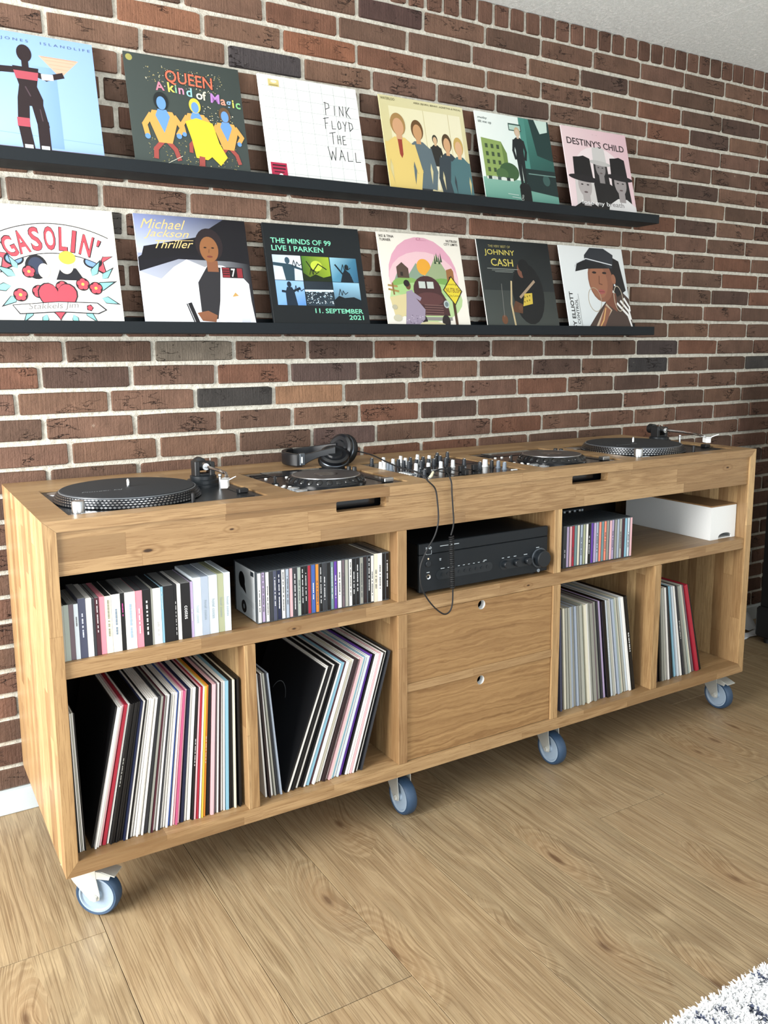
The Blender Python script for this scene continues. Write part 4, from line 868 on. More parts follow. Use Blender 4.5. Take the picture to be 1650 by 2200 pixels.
# ------------------------------------------------------------------ media players
def player():
    t = thing('media_player', '', 'media player', (0, 0, 0), 'decks sunk in the oak top'); W_, D_, z = CDW, CDD, -.003
    pl = MB().box(.0008, W_-.0008, .0008, D_-.0008, -.09, z, b=.001).obj('case', GLOSSB, t, smooth=False)
    jx, jy = .140, .121
    j = MB().lathe([(.1025,z),(.1025,z+.004),(.099,z+.007),(.0885,z+.0185),(.087,z+.0195)], (jx, jy, 0), 72, caps=False).obj('jog_ring', plain('black jog ring', '15171a', .22), t)
    for k in range(24):
        a = 2*math.pi*(k+.5)/24; m = MB(); A = Matrix.Translation((jx+.0935*math.cos(a), jy+.0935*math.sin(a), z+.0125)) @ Matrix.Rotation(a, 4, 'Z') @ Matrix.Rotation(R(46), 4, 'Y')
        m.lathe([(.0088,-.0005),(.008,.0012),(.0055,.0028),(.002,.0036)], (0,0,0), 12, 0, None)
        m.v = [tuple(A @ Vector(v)) for v in m.v]; m.obj('finger_dimple', GLOSSB, j)
    MB().lathe([(.087,z+.0193),(.087,z+.0212),(.0845,z+.0216)], (jx, jy, 0), 72, caps=False).obj('jog_rim', SIL, j)
    d = MB().lathe([(.0846,z+.019),(.0846,z+.0212),(.0,z+.0212)], (jx, jy, 0), 64, caps=False).obj('jog_plate', plain('dark jog top', '25292e', .3, spec=.6), t)
    MB().lathe([(.030,z+.0213),(.030,z+.0216),(.0,z+.0216)], (jx, jy, 0), 40, caps=False).obj('jog_display', GLOSSB, d)
    for x_, y_ in ((.022, .022), (.022, .066)):
        m = MB(); m.lathe([(.0125,z),(.0125,z+.003),(.011,z+.004)], (x_, y_, 0), 28); m.v = [(x_+(v[0]-x_)*1.25, v[1], v[2]) for v in m.v]; m.obj('cue_button', plain('silver button', 'c7cccf', .25, metal=.7), t)
    for x_, y_ in ((.008, .135), (.008, .098), (.026, .094), (.020, .115), (.057, .252), (.088, .247), (.03, .25)): MB().lathe([(.0042,z),(.0042,z+.0022),(.0032,z+.0030)], (x_, y_, 0), 14).obj('small_button', WHT, t)
    MB().box(.008, .022, .15, .162, z, z+.004).lathe([(.0035,z),(.0035,z+.022)], (.014, .156, 0), 10).obj('toggle_lever', BLK, t)
    sl = MB().box(.262, .278, .02, .17, z, z+.001).obj('tempo_slot', BLK, t); MB().box(.256, .284, .024, .045, z+.001, z+.012, b=.002).obj('tempo_knob', SIL, sl)
    for x_, y_ in ((.283, .258), (.2905, .240)): MB().lathe([(.0065,z),(.006,z+.013),(.005,z+.0145)], (x_, y_, 0), 18).obj('rotary_knob', BLK, t)
    MB().box(.06, .25, .275, .36, z, z+.0012, b=.0005).obj('screen', plain('dark screen', '1c2227', .08), t)
    x = MB(); text_on(x, 'Pioneer', (.112, .006, z+.0003), (1, 0, 0), (0, 1, 0), .062, .007, 0, .01); x.obj('case_lettering', plain('white print', 'dfe3e5', .5), t, smooth=False, label='white lettering')
    MB().box(.014, .055, .28, .295, z, z+.0016, b=.0005).box(.014, .055, .31, .325, z, z+.0016, b=.0005).obj('button_strip', BLK, t)
    return t
c1 = player(); c1.location = (*C1, ZT); c2 = copy_tree(c1); c2.location = (*C2, ZT)
c1['label'] = 'black disc player with jog wheel in front of the headphones'; c2['label'] = 'black disc player with jog wheel between mixer and right turntable'

# ------------------------------------------------------------------ mixer
mx = thing('dj_mixer', 'black mixer full of white and black knobs in the middle of the top', 'mixer', (*MX, ZT), 'decks sunk in the oak top')
z = -.003
MB().box(.0008, MXW-.0008, .0008, MXD-.0008, -.09, z, b=.001).obj('case', GLOSSB, mx, smooth=False)
kmat = {'w': plain('white knob', 'dfe2e3', .35), 'd': plain('dark grey knob', '2a2f35', .35), 'g': plain('blue grey knob', '6d7884', .35), 'D': BLK, 'W': plain('bright knob', 'eceeee', .3)}
KN = [(.010,.247,'w'),(.0155,.236,'w'),(.0165,.217,'g'),(.0175,.203,'g'),(.0745,.284,'w'),(.081,.266,'d'),(.1165,.283,'w'),(.132,.281,'d'),(.082,.2385,'d'),(.082,.212,'d'),(.1515,.274,'w'),(.172,.274,'d'),(.1222,.233,'d'),(.117,.2015,'d'),(.207,.293,'w'),(.1595,.2265,'d'),(.172,.218,'d'),(.2215,.278,'D'),(.227,.265,'d'),(.214,.2175,'d'),(.075,.165,'w'),(.1095,.155,'w'),(.1565,.1615,'w'),(.204,.1695,'w'),(.244,.1695,'d'),(.0275,.076,'d'),(.0275,.0535,'d'),(.2405,.0915,'d'),(.2865,.1265,'W'),(.288,.0985,'D'),(.2965,.080,'g'),(.293,.0485,'g'),
 (.262,.33,'d'),(.30,.33,'d'),(.03,.33,'d'),(.07,.33,'w'),(.13,.33,'w'),(.19,.33,'w')]
for x_, y_, c in KN:
    r_ = .0085 if c == 'W' else .0062
    k = MB().lathe([(r_+.001,z),(r_+.001,z+.002),(r_*.95,z+.003),(r_*.82,z+.0195),(r_*.6,z+.021)], (x_, y_, 0), 18).obj('rotary_knob', kmat[c], mx)
    MB().box(x_-.0006, x_+.0006, y_-r_*.8, y_+.001, z+.0208, z+.0216).obj('pointer_line', BLK if c in 'wW' else WHT, k)
for x_, y0, kx in ((.0725,.06,.105),(.120,.05,.077),(.1655,.05,.077),(.2110,.05,.078)):
    f = MB().box(x_-.003, x_+.003, y0, y0+.075, z, z+.0008).obj('fader_slot', BLK, mx); MB().box(x_-.008, x_+.008, kx-.006, kx+.006, z+.001, z+.017, b=.0015).box(x_-.0085, x_+.0085, kx-.001, kx+.001, z+.0165, z+.0176).obj('fader_cap', BLK, f)
f = MB().box(.10, .19, .018, .024, z, z+.0008).obj('crossfader_slot', BLK, mx); MB().box(.130, .142, .012, .030, z+.001, z+.015, b=.0015).obj('crossfader_cap', BLK, f)
for i in range(10): MB().box(.012+.0085*(i % 2)*1.5, .020+.0085*(i % 2)*1.5, .10+.012*(i//2), .108+.012*(i//2), z, z+.0022, b=.0005).obj('push_button', [WHT, GRYB][i % 2], mx)
for i in range(4):
    MB().box(.065+.047*i, .088+.047*i, .138, .146, z, z+.0024, b=.0006).obj('cue_button', plain('silver button', 'c7cccf', .25, metal=.7), mx)
MB().box(.255, .325, .20, .30, z, z+.001, b=.0004).obj('effects_display', plain('dark screen', '1c2227', .08), mx)
MB().box(.300, .318, .022, .03, z, z+.002, b=.0005).obj('effects_button', WHT, mx)
MB().lathe([(.007,z),(.007,z+.004),(.0055,z+.005)], (.017, .014, 0), 18).obj('jack_socket', SIL, mx)

# ------------------------------------------------------------------ headphones and their cable
hp = thing('headphones', 'black folding headphones lying on the oak top behind the disc player', 'headphones', (.86, .45, ZT))
Mi = Matrix.Translation(-Vector(hp.location)); HB = plain('satin black shell', '131519', .28, spec=.6); CU = plain('black leatherette', '101113', .6, bump=.2, bscale=400.)
def cup(c, n, r):
    A = frame(n)
    q = MB(Mi).lathe([(r*.55,-.001),(r*.80,.000),(r*.97,-.004),(r,-.010),(r*.97,-.016)], c, 40, 0, A, caps=False)
    q.lathe([(0,.004),(r*.5,.004),(r*.56,-.001)], c, 40, 0, A, caps=False); e = q.obj('ear_cup', HB, hp)
    MB(Mi).lathe([(r*.97,-.0162),(r*1.04,-.022),(r*1.06,-.030),(r*.98,-.038),(r*.70,-.040),(r*.55,-.034),(0,-.030)], c, 40, 0, A, caps=False).obj('ear_cushion', CU, e)
    MB(Mi).lathe([(r*.985,-.0145),(r*1.03,-.0165),(r*1.0,-.0185)], c, 40, 0, A, caps=False).obj('cup_ring', plain('dark chrome ring', '50555b', .25, metal=.8), e)
n1 = Vector((-.18, -.50, .85)).normalized(); c1_ = Vector((.868, .408, .9395))
n2 = Vector((-.90, -.34, .28)).normalized(); c2_ = Vector((.905, .452, .9475))
cup(c1_, n1, .043); cup(c2_, n2, .0445)
zb_ = .9255
def strip(pts, w, th, name, mat_):
    q = MB(Mi); pts = [Vector(p) for p in pts]; n = len(pts); vs = []
    for i, p in enumerate(pts):
        d = (pts[min(i+1, n-1)]-pts[max(i-1, 0)]); d.z = 0; d.normalize(); s = Vector((-d.y, d.x, 0))
        ww = w[i] if isinstance(w, list) else w
        for a, b_ in ((-.5,-.42),(-.35,-.5),(.35,-.5),(.5,-.42),(.5,.42),(.35,.5),(-.35,.5),(-.5,.42)): vs.append(tuple(p+s*(a*th)+Vector((0,0,b_*ww))))
    fs = [tuple(range(8))[::-1], tuple(range((n-1)*8, n*8))]
    for i in range(n-1):
        for k in range(8): fs.append((i*8+k, i*8+(k+1) % 8, (i+1)*8+(k+1) % 8, (i+1)*8+k))
    q.add(vs, fs); return q.obj(name, mat_, hp)
ARC = [(.772,.428,zb_-.002),(.760,.430,zb_-.002),(.750,.441,zb_-.001),(.745,.460,zb_),(.746,.486,zb_),(.754,.508,zb_+.002),(.768,.522,zb_+.003),(.79,.530,zb_+.004)]
strip(ARC, .036, .013, 'headband', HB)
strip([(p[0]+.004*(1 if i < 4 else .5), p[1]+.006, p[2]) for i, p in enumerate(ARC[1:6])], .034, .008, 'band_pad', CU)
h1 = MB(Mi).box(.764, .782, .4215, .4335, zb_-.0175, zb_+.0175, b=.002).obj('hinge', plain('grey hinge', '6f767d', .25, metal=.8), hp)
MB(Mi).box(.7685, .7725, .4200, .4212, zb_-.010, zb_+.008).obj('size_mark', WHT, h1)
strip([(.782,.427,zb_),(.800,.423,zb_+.006),(.825,.417,zb_+.014),(.850,.410,zb_+.018),(.868,.405,zb_+.021)], [.030,.022,.018,.020,.024], .010, 'yoke_arm', HB)
strip([(.79,.530,zb_+.004),(.83,.530,zb_+.010),(.86,.512,zb_+.016),(.888,.480,zb_+.022),(.902,.456,zb_+.024)], [.030,.024,.020,.022,.026], .010, 'yoke_arm', HB)
def smooth_path(P, n=6):
    P = [Vector(p) for p in P]; o = []
    for i in range(len(P)-1):
        p0, p1, p2, p3 = P[max(i-1, 0)], P[i], P[i+1], P[min(i+2, len(P)-1)]
        for k in range(n):
            t = k/n; o.append(.5*((2*p1)+(p2-p0)*t+(2*p0-5*p1+4*p2-p3)*t*t+(3*p1-p0-3*p2+p3)*t**3))
    return o+[P[-1]]
FY = -.010
down = [(.948,.444,.935),(.9581,.4347,.936),(.9537,.338,.934),(.9194,.2065,.932),(.8942,.0968,.930),(.8988,.0387,.928),(.9005,-.0006,.920),(.9075,FY,.908),(.9292,FY,.8864),(.9365,FY,.8502),(.9395,FY,.8142),(.9368,FY,.7893),(.9269,FY,.7641),(.9057,FY,.7343),(.8875,FY,.7007),(.8833,FY,.6712),(.889,FY,.6377),(.9046,FY,.6085),(.9248,FY,.5831),(.9467,FY,.5634),(.9629,FY,.5557),(.9776,FY,.562),(.9848,FY,.582),(.986,FY,.6192)]
up = [(.9785,FY,.7617),(.9867,FY,.7909),(.9841,FY,.8335),(.9809,FY,.8698),(.9792,FY,.897),(.9775,-.004,.912),(.992,.025,.919),(1.008,.055,.922),(1.000,.070,.921),(.980,.072,.915)]
coil = []
for i in range(26*14+1):
    a = 2*math.pi*i/14; f_ = i/(26*14); coil.append((.9835-.0045*f_+.0056*math.cos(a), FY-.001+.0056*math.sin(a), .6215+.1385*f_))
cb = MB(Mi).tube(smooth_path(down), .0020, 8).obj('cable', CU, hp)
MB(Mi).tube(coil, .0018, 6).obj('coiled_cable', CU, cb); MB(Mi).tube(smooth_path(up), .0020, 8).obj('upper_cable', CU, cb)
MB(Mi).tube([(.980,.072,.915),(.966,.0615,.9065),(.9615,.061,.903)], [.003,.0042,.004], 10).obj('jack_plug', plain('cream plug', 'd8d0b4', .4), cb)

# ------------------------------------------------------------------ amplifier
am = thing('amplifier', 'dark grey stereo amplifier with round knobs in the middle compartment', 'amplifier', (1.118, .02, S1)); Mi = Matrix.Translation(-Vector(am.location)); yf = .0195
AMPM = plain('charcoal enamel', '12181d', .5, spec=.35, bump=.06, bscale=800., var=.05)
MB(Mi).box(.906, 1.329, .030, .34, S1+.012, .7370, b=.002).obj('chassis', plain('dark case', '0b0d10', .5), am, smooth=False)
fa = MB(Mi).box(.9015, 1.3345, yf, .030, S1+.0085, .7115, b=.0015).box(.9015, 1.3345, yf, .030, .7125, .7410, b=.0015).obj('faceplate', AMPM, am, smooth=False)
for x_ in (.93, 1.30):
    for y_ in (.05, .31): MB(Mi).cyl((x_, y_, S1+.0005), .014, .012, 20).obj('foot', BLK, am)
AF = Matrix.Rotation(R(90), 4, 'X')       # local +Z -> world -Y
def knob(x_, z_, r_, h_, name, m_):
    return MB(Mi).lathe([(r_*.98,0),(r_,h_*.15),(r_*.96,h_*.9),(r_*.88,h_)], (x_, yf, z_), 32, 0, AF).obj(name, m_, am)
KB = plain('knob charcoal', '1a1f24', .3)
MB(Mi).lathe([(.0285,0),(.0285,.0015),(.027,.0022)], (1.305, yf, .6535), 40, 0, AF).obj('volume_ring', plain('knob seat', '4a5056', .3, metal=.5), am)
v_ = knob(1.305, .6535, .0245, .022, 'volume_knob', KB); knob(1.1815, .6525, .0105, .013, 'tone_knob', KB); knob(1.220, .6520, .0105, .013, 'tone_knob', KB); knob(1.259, .6520, .0105, .013, 'balance_knob', KB)
def pill(x0, x1, z_, r_, y0, y1, name, m_):
    pts = [(x1-r_+r_*math.cos(R(a)), y0, z_+r_*math.sin(R(a))) for a in range(-90, 91, 18)]+[(x0+r_+r_*math.cos(R(a)), y0, z_+r_*math.sin(R(a))) for a in range(90, 271, 18)]
    return MB(Mi).prism(pts, (0, y1-y0, 0)).obj(name, m_, am, smooth=False)
PAN = plain('inset panel', '1c2227', .35)
pill(1.163, 1.272, .6520, .0145, yf-.0012, yf+.003, 'knob_panel', PAN); pill(.953, 1.138, .6535, .0125, yf-.0012, yf+.003, 'input_panel', PAN)
for i in range(9): MB(Mi).lathe([(.0045,0),(.0045,.002)], (.972+.0185*i, yf-.0008, .6535), 14, 0, AF).obj('input_button', KB, am)
MB(Mi).lathe([(.0085,0),(.0085,.003),(.007,.004)], (.928, yf, .6875), 20, 0, AF).obj('power_button', KB, am); MB(Mi).lathe([(.0022,0),(.0022,.001)], (.929, yf, .7005), 10, 0, AF).obj('power_lamp', plain('amber lamp', 'f2d8b8', .3), am)
MB(Mi).lathe([(.0035,.0006),(.0065,.0015),(.0068,0)], (.929, yf, .6530), 24, 0, AF, caps=False).obj('headphone_socket', CHR, am)
MB(Mi).lathe([(.005,0),(.005,.001)], (1.302, yf, .6175), 20, 0, AF).obj('maker_badge', GRYB, am)
x = MB(Mi); LX, LZ = (1, 0, 0), (0, 0, 1)
text_on(x, 'NAD', (.9215, yf-.0004, .7255), LX, LZ, .0175, .0062, 0, .03)
x.box(.9215, .9390, yf-.0005, yf-.0001, .7120, .7126).box(.9215, .9222, yf-.0005, yf-.0001, .7126, .7225).box(.9384, .9390, yf-.0005, yf-.0001, .7126, .7225)
for x0, x1, z_ in ((.966,.992,.7285),(1.000,1.026,.7285),(.9635,.9695,.695),(.9645,.969,.6915),(.924,.933,.664),(.968,.980,.6685),(1.292,1.303,.683),(1.171,1.178,.669),(1.190,1.198,.669),(1.212,1.221,.669),(1.248,1.260,.669),(1.108,1.118,.6715)): x.box(x0, x1, yf-.0005, yf-.0001, z_, z_+.0018)
for i in range(8): x.box(.990+.0165*i, .996+.0165*i, yf-.0005, yf-.0001, .6685, .670)
x.obj('faceplate_print', plain('pale print', 'b9c2c8', .5), fa, smooth=False, label='pale printed markings')

# ------------------------------------------------------------------ white cable box on the right shelf
bx_ = thing('cable_box', 'white box with a brown wooden lid on the right shelf', 'box', (2.108, .19, S1)); Mi = Matrix.Translation(-Vector(bx_.location))
X0, X1, Y0, Y1, Z0_, Z1_ = 2.058, 2.1835, .040, .40, S1+.0006, .7150
b = MB(Mi); b.box(X0, X0+.004, Y0, Y1, Z0_, Z1_).box(X1-.004, X1, Y0, Y1, Z0_, Z1_).box(X0+.004, X1-.004, Y1-.004, Y1, Z0_, Z1_).box(X0+.004, X1-.004, Y0+.004, Y1-.004, Z0_, Z0_+.003)
b.prism([(X0+.004,Y0,Z0_),(X0+.040,Y0,Z0_)]+[(X0+.040+.035*(1-math.cos(R(a)))/2*1.9, Y0, Z0_+.019*math.sin(R(a))**.55 if a else Z0_) for a in range(15, 180, 15)]+[(X0+.1065,Y0,Z0_),(X1-.004,Y0,Z0_),(X1-.004,Y0,Z1_),(X0+.004,Y0,Z1_)], (0, .004, 0))
b.obj('body', WHT, bx_, smooth=False)
MB(Mi).box(X0-.0005, X1-.0005, Y0-.0005, Y1, Z1_, Z1_+.0045, b=.001).obj('lid', plain('brown wooden lid', '8a6a48', .5, var=.15, bscale=60.), bx_, smooth=False)

# ------------------------------------------------------------------ records
ORD = ['first','second','third','fourth','fifth','sixth','seventh','eighth','ninth','tenth','eleventh','twelfth','thirteenth','fourteenth','fifteenth','sixteenth','seventeenth','eighteenth','nineteenth']
TENS = {20:'twent',30:'thirt',40:'fort',50:'fift',60:'sixt'}
def ordinal(i):
    if i <= 19: return ORD[i-1]
    t_, u_ = i//10*10, i % 10
    return TENS[t_]+'ieth' if u_ == 0 else TENS[t_]+'y-'+ORD[u_-1]
CN = {'k':('111113','black'),'w':('e9e7e2','white'),'r':('a3283a','red'),'p':('dfb3b8','pale pink'),'g':('8f9088','grey'),'n':('1d2440','navy blue'),'c':('dbd6c2','cream'),'b':('86b4c8','light blue'),'v':('5f3a9c','purple'),
      'm':('46202a','maroon'),'o':('e08a34','orange'),'d':('33353a','charcoal'),'y':('d8b94a','yellow'),'t':('6f8f92','teal grey'),'l':('b3a2c4','lilac'),'e':('a9aaa0','pale grey'),'s':('a4b0c0','grey blue'),'i':('b8567c','magenta'),
      'h':('6f6068','mauve grey'),'z':('a0aaa2','grey green'),'x':('474b60','slate blue'),'f':('e98a72','salmon'),'u':('3f5fa8','blue'),'q':('c9d3da','pale blue'),'j':('a5aa8a','olive green'),'a':('2a1c20','dark brown'),'1':('e08a98','pink')}
LPM = {}
def lp_mesh(mat_): 
    if mat_.name not in LPM: LPM[mat_.name] = MB().box(0, 1, 0, .315, 0, .3145, b=0).mesh('record_sleeve', mat_, smooth=False)
    return LPM[mat_.name]
SPM = MB()
for i in range(9): SPM.box(.38, .62, -.0004, 0, .13+.0072*i, .134+.0072*i+.0012*(i % 3))
SPM = SPM.mesh('spine_lettering', MARK, smooth=False)
rl = random.Random(5)
def rec_stack(items, p0, p1, where, matl, floor=zb1, y=.030, grp=None, mark=None):
    """items: string of colour keys, capital = thick. p0/p1: (bottom x, top x) of first/last"""
    th = [(.0062 if ch.isupper() else .0034) for ch in items]; tot = sum(th); acc = 0; n = len(items)
    cnt = {}
    for ch in items: cnt[ch.lower()] = cnt.get(ch.lower(), 0)+1
    seen = {}
    for i, ch in enumerate(items):
        f_ = (acc+.5*th[i])/tot; acc += th[i]
        xb = p0[0]+(p1[0]-p0[0])*f_; xt = p0[1]+(p1[1]-p0[1])*f_
        lean = math.asin((xt-xb)/.31); hexc, cname = CN[ch.lower()]
        scale = ((p1[1]-p0[1])/tot if abs(p1[1]-p0[1]) < abs(p1[0]-p0[0]) else (p1[0]-p0[0])/tot)
        t_ = th[i]*scale*math.cos(lean)*.83
        o = link('record_sleeve', lp_mesh(matl), None, None, hexc); o.scale = (t_, 1, 1)
        o.rotation_euler = (0, lean, 0)
        # rest on the lower corner
        z_ = floor+.0004+(t_*math.sin(lean) if lean > 0 else 0.)
        o.location = (xb-t_/2*math.cos(lean), y+rl.uniform(-.004, .005), z_)
        seen[ch.lower()] = seen.get(ch.lower(), 0)+1
        if cnt[ch.lower()] == 1: lab = f'the only {cname} record sleeve {where}'
        else: lab = f'{cname} record sleeve, {ordinal(i+1)} from left, {where}'
        tag(o, lab, 'record', grp)
        if mark and i in mark:
            q = link('spine_lettering', SPM, o, None, mark[i])
rec_stack('kwewk', (.0320, .0300), (.0500, .0430), 'leaning on the inner left wall, bottom left', SLV, grp='records leaning at far left')
rec_stack('kwwpRwkkkkknwkwwwwwDgmwwdwwwuwpipNwWkprwyoKPhwawwBkkckkk', (.0590, .1270), (.4085, .4105), 'in the leftmost bottom compartment', SLV, grp='records in the bottom left compartment', mark={6:'c8c8c0',36:'f0f0f0',41:'f0f0f0'})
rec_stack('waweds', (.4660, .4510), (.5100, .4810), 'leaning left in second bottom compartment', SLV, grp='records leaning left in second compartment')
rec_stack('kwwkkwkkwBmwwcwAwpwbwqVkwwpwkwkd', (.5150, .6260), (.7330, .8190), 'leaning right left of the drawers', SLV, grp='records leaning right in second compartment', mark={29:'e0e0e0'})
q0 = [o_ for o_ in COL.objects if o_.get('group') == 'records leaning right in second compartment'][0]
m = MB()
for a0 in range(20, 160, 10):
    P4 = [(-.0006/max(q0.scale.x, 1e-4)*.5, .175+rr_*math.cos(R(a_)), .175+rr_*1.1*math.sin(R(a_))) for rr_, a_ in ((.042, a0), (.042, a0+10), (.0405, a0+10), (.0405, a0))]
    m.add(P4, [(0, 1, 2, 3)])
m.obj('cover_print', MARK, q0, smooth=False, color='8c9094', label='grey arc on the black cover')
rec_stack('xkceesgsgezcweghgdlKqewszceqwK', (1.4060, 1.3900), (1.7270, 1.6720), 'standing just right of the drawers', SLVP, grp='records in the fourth bottom compartment', mark={20:'e8e8ec',29:'dcdcd8'})
rec_stack('akgewdkbqwdgzchRk', (1.8200, 1.7980), (2.0420, 1.9560), 'in the far right bottom compartment', SLVP, grp='records in the far right compartment', mark={10:'d0d0c8'})

# ------------------------------------------------------------------ discs
def jewel(x0, x1, y, z_, h, d, key, lab, grp, mark=None, plainbox=False, lean=0.):
    t_ = x1-x0-.0004; hexc = CN[key][0]
    if plainbox:
        q_ = MB().box(0, t_, 0, d, 0, h-.0006).box(.0008, t_-.0008, .0008, d, h-.0006, h, 0, 1 if mark is not None or key in 'kmdhzx' else 0)
        o = q_.obj('disc_box', [SLV, BOX_TOPS[len(lab) % 3]], None, smooth=False, color=hexc)
    else:
        o = MB().box(0, t_, .0, d, 0, h, b=.0005).obj('disc_case', CASE, None, smooth=False)
        MB().box(t_*.14, t_*.90, -.0005, .0004, .003, h-.003).obj('spine_label', LBL, o, smooth=False, color=hexc)
    o.location = (x0, y, z_); o.rotation_euler = (0, lean, 0); tag(o, lab, 'disc case', grp)
    if mark:
        q = MB(); a, n, c = mark
        zz_ = a*h; rm = random.Random(len(lab)+n)
        for i in range(n):
            ln = rm.uniform(.002, .0085); q.box(t_*.41, t_*.59, -.0012, -.0006, zz_, zz_+ln); zz_ += ln+rm.choice((.0008, .0009, .004))
        q.obj('spine_lettering', MARK, o, smooth=False, color=c)
    return o
BOX_TOPS = [plain('dark page block', '1d1e20', .6), plain('grey page block', '3c3e41', .6), plain('pale box top', '7c7d7c', .6)]  # grey tones, dark to pale, for the tops of the disc boxes
E1 = [.0285,.0326,.0427,.0523,.0613,.0767,.0889,.0947,.1041,.1152,.1284,.1472,.1566,.179,.1941,.2125,.2164,.2341,.2398,.2626,.2698,.2785,.2998,.3063,.3255,.342,.3631,.3784,.3937]
K1 = 'eztwxwdapcwkwpkewbKkwkvlqqqjqq'
H1 = [.118,.119,.118,.118,.1275,.1255,.124,.124,.124,.1245,.1255,.1255,.1255,.1255,.125,.125,.125,.126,.1265,.1265,.1265,.1265,.1275,.134,.134,.1345,.135,.136]
key1 = ['e','z','a','q','x','w','d','m','1','c','w','k','w','1','k','g','w','b','k','k','w','k','l','q','s','q','j','q']
key1[2] = 'h'
MK = {3:(.6,3,'5a5a5a'),4:(.35,8,'c9cfe6'),7:(.4,8,'d8cfcf'),9:(.3,12,'8a8a7a'),10:(.3,8,'7a8a9a'),11:(.6,4,'c04a90'),12:(.2,11,'9ab0c4'),13:(.25,9,'f4dfe2'),14:(.2,10,'c8c8c8'),16:(.15,4,'b8b8b8'),17:(.6,5,'c8e4f0'),19:(.1,10,'b8b8b8'),22:(.3,5,'f0eef8')}
for i in range(28):
    nm = CN[key1[i]][1]
    jewel(E1[i], E1[i+1], .0165+.0004*(i % 3)+i*.0003, S1+.0005, H1[i], .125, key1[i], f'{nm} disc box, {ordinal(i+1)} from left on the long left shelf', 'disc boxes on the left of the long shelf', MK.get(i), True)
# repeated upright lettering on the boxed sets
def boxword(i, s, c, z0, hgt):
    o = [q for q in COL.objects if q.name.startswith('disc_box') and abs(q.location.x-E1[i]) < 1e-4][0]
    t_ = E1[i+1]-E1[i]; m = MB(); text_on(m, s, (t_*.33, -.0008, z0+hgt), (0, 0, -1), (1, 0, 0), hgt, t_*.34); m.obj('spine_word', MARK, o, smooth=False, color=c)
for i in (24, 25, 26, 27): boxword(i, 'hotel costes', '8b98a0', .035, .045)
boxword(21, 'costes', 'f0f0f0', .045, .030); boxword(23, 'hotel costes', 'a8b2b8', .03, .04)
E2 = [.4601,.4707,.4805,.4903,.4999,.5101,.5213,.532,.5418,.5519,.5627,.5727,.582,.5908,.5999,.612,.6215,.6311,.6417,.6531,.6622,.6716,.6848,.6933,.7033,.7136,.7236,.7347,.7456,.7568,.7667,.7774,.7881,.8009,.8103,.8209]
K2 = 'wlwdxnwspdzkkrunkdktvwhewkkgakwcwkk'; K2 = K2[:15]+'o'+K2[16:]
rc = random.Random(3)
for i in range(35):
    nm = CN[K2[i]][1]; dark = K2[i] in 'kdnxamuvt'
    jewel(E2[i], E2[i+1], .030+rc.uniform(-.0012, .0012)+i*.0002, S1+.0005, .1235 if i < 31 else .1245, .142 if i < 31 else .13, K2[i], f'{nm} spined disc case, {ordinal(i+1)} from left in the row left of the amplifier', 'disc cases on the long shelf beside the amplifier', (rc.uniform(.15, .3), rc.randint(7, 12), 'd4d6d8' if dark else '55585c') if i % 5 != 3 else None, 30 < i < 33)
first = [q for q in COL.objects if q.get('category') == 'disc case' and abs(q.location.x-E2[0]) < 1e-4][0]
A_ = Art(); A_.grad('c9d4da','dfe6ea','eef2f4','d4dde2'); A_.ell('14161a', .34, .70, .16, .17).poly('14161a', [(.2,.7),(.46,.72),(.56,.45),(.3,.55)]).ell('1d2024', .42, .17, .13, .13).ell('8f98a0', .42, .17, .05, .05)
for i in range(4): A_.line('9aa4aa', [(.25,.42-.03*i),(.95,.34-.03*i)], .006)
A_.rect('3a4046', .80, .88, .96, .97)
me = A_.mesh('disc_inlay', .12, 0.); q = link('disc_inlay', me, first, 'pale inlay with a black patch'); q.matrix_local = Matrix.Translation((-.0003, .133, .002)) @ Matrix.Rotation(R(-90), 4, 'Z')
E3 = [.0104*i+1.4005 for i in range(28)]
K3 = 'dlllgtcsjwkvpsftfgpgsgmbsp'; K3 = 'dlprtcsjwkvlsftfgplgsembqp'
for i in range(26):
    nm = CN[K3[i]][1]; x0 = 1.4032+i*.01066
    jewel(x0, x0+.0104, .029+rc.uniform(-.001, .001), S1+.0005, .124, .142, K3[i], f'{nm} spined disc case, {ordinal(i+1)} from left on the shelf right of the amplifier', 'disc cases on the shelf right of the amplifier', (.25, rc.randint(5, 9), '4a4c50' if K3[i] not in 'dkvm' else 'd0d0d4') if i % 3 == 0 else None)
for i in range(9):
    x0 = 1.542+i*.0107
    jewel(x0, x0+.0104, .19, S1+.0005, .128, .142, 'kqkwkqkwq'[i], f'{CN["kqkwkqkwq"[i]][1]} disc case, {ordinal(i+1)} from left in the back row, right shelf', 'disc cases in the back row of the right shelf')

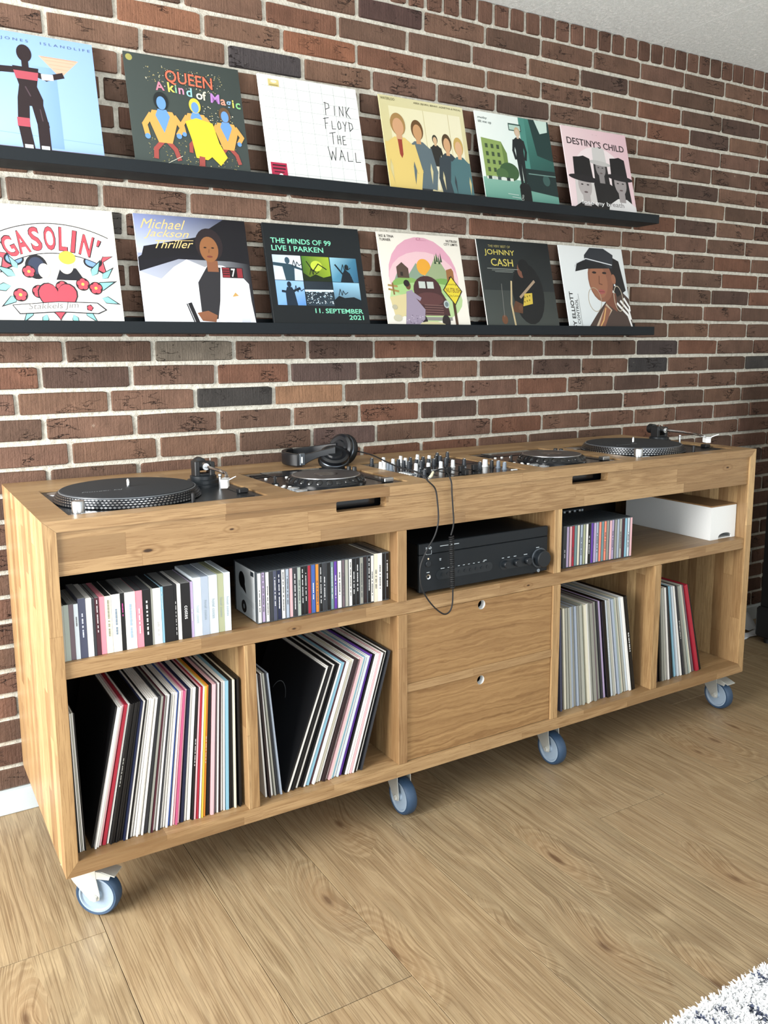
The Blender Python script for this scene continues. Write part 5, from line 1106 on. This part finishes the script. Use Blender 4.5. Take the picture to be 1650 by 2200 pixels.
# ------------------------------------------------------------------ speaker, papers, rug
sp = thing('floor_speaker', 'tall black speaker standing on the floor right of the sideboard', 'speaker', (3.04, .17, 0)); Mi = Matrix.Translation(-Vector(sp.location))
MB(Mi).box(2.880, 3.20, -.05, .400, .155, 1.12, b=.004).obj('cabinet', SPK, sp, smooth=False)  # speaker body extended forward and up out of view to block ambient light
MB(Mi).box(2.885, 3.195, -.06, -.05, .19, 1.1, b=.003).obj('grille', SPK, sp, smooth=False)
MB(Mi).box(2.868, 3.215, -.07, .412, .022, .155, b=.010).obj('plinth', BLK, sp, smooth=False)
for x_ in (2.90, 3.18):
    for y_ in (-.02, .37): MB(Mi).cyl((x_, y_, .0), .014, .024, 16).obj('foot', BLK, sp)
PAP = plain('crumpled white paper', 'c9cdd0', .8, bump=.3, bscale=60.)
def sheet(pts, lab):
    n = len(pts); m = MB(); rr = random.Random(n); vs = []
    g = 9
    for i in range(g):
        for j in range(g):
            u, v = i/(g-1), j/(g-1); a, b_, c, d = [Vector(p) for p in pts]
            p = a*(1-u)*(1-v)+b_*u*(1-v)+c*u*v+d*(1-u)*v; vs.append((p.x, p.y, max(.0012, p.z+rr.uniform(-.005, .005)+.006*math.sin(5*u+3*v))))
    fs = [(i*g+j, (i+1)*g+j, (i+1)*g+j+1, i*g+j+1) for i in range(g-1) for j in range(g-1)]
    o = m.add(vs, fs).obj('paper_sheet', PAP); md = o.modifiers.new('thick', 'SOLIDIFY'); md.thickness = .0008; md.offset = 1
    return tag(o, lab, 'paper')
sheet([(2.86,.51,.004),(3.02,.49,.006),(3.04,.575,.055),(2.88,.58,.05)], 'crumpled white paper propped against the baseboard beside the speaker')
sheet([(2.84,.44,.002),(3.00,.425,.004),(3.01,.475,.012),(2.86,.49,.014)], 'flat white paper on the floor in front of the crumpled one')
rug = thing('rug', 'white shaggy rug with dark blue grey flecks at bottom right', 'rug', (1.42, -1.2, 0)); Mi = Matrix.Translation(-Vector(rug.location))
RX0, RX1, RY0, RY1 = .80, 2.05, -1.62, -.812
RW = plain('white rug wool', 'f4f6f8', .95, var=.05); RD = plain('blue grey rug wool', '454c62', .95, var=.1)
MB(Mi).box(RX0, RX1, RY0, RY1, .0004, .008, b=.003).obj('backing', RW, rug)
FL = [((.951,-.828),(.954,-.842),.0035), ((1.0045,-.8305),(1.0005,-.860),.0035), ((1.055,-.863),(1.045,-.905),.005), ((1.1325,-.822),(1.135,-.846),.004), ((.962,-.854),(.960,-.866),.003)]
qf = random.Random(8)
for i in range(75): 
    x_, y_ = qf.uniform(.85, 2.0), qf.uniform(-1.56, -.92); FL.append(((x_, y_), (x_-.006, y_-.04), .005))
def dark_at(x_, y_):
    for (ax_, ay_), (bx2, by2), w_ in FL:
        if abs(x_-ax_) > .2 or abs(y_-ay_) > .2: continue
        dx, dy = bx2-ax_, by2-ay_; t_ = max(0, min(1, ((x_-ax_)*dx+(y_-ay_)*dy)/(dx*dx+dy*dy)))
        if math.hypot(x_-ax_-t_*dx, y_-ay_-t_*dy) < w_*(1.+.5*math.sin(9*t_+x_*300)): return True
    return False
m = MB(); rr = random.Random(2); V = []; Fc = []; Mi_ = []
ox, oy = rug.location.x, rug.location.y
for i in range(130000):
    x_ = RX0+rr.random()*(RX1-RX0); y_ = RY1-.001-rr.random()*(RY1-RY0-.002)
    h = .012+rr.random()*.004; a = rr.random()*6.283; w = .0030+rr.random()*.0016; lx, ly = rr.uniform(-.011, .011), rr.uniform(-.010, .011)
    dx, dy = w*math.cos(a), w*math.sin(a); n = len(V)
    V += [(x_-ox-dx, y_-oy-dy, .006), (x_-ox+dx, y_-oy+dy, .006), (x_-ox+lx+dx*.5, y_-oy+ly+dy*.5, h), (x_-ox+lx-dx*.5, y_-oy+ly-dy*.5, h)]
    Fc.append((n, n+1, n+2, n+3)); Mi_.append(1 if dark_at(x_, y_) else 0)
me = bpy.data.meshes.new('pile'); me.from_pydata(V, [], Fc); me.materials.append(RW); me.materials.append(RD); me.polygons.foreach_set('material_index', Mi_)
o = link('pile', me, rug); o['kind'] = 'stuff'
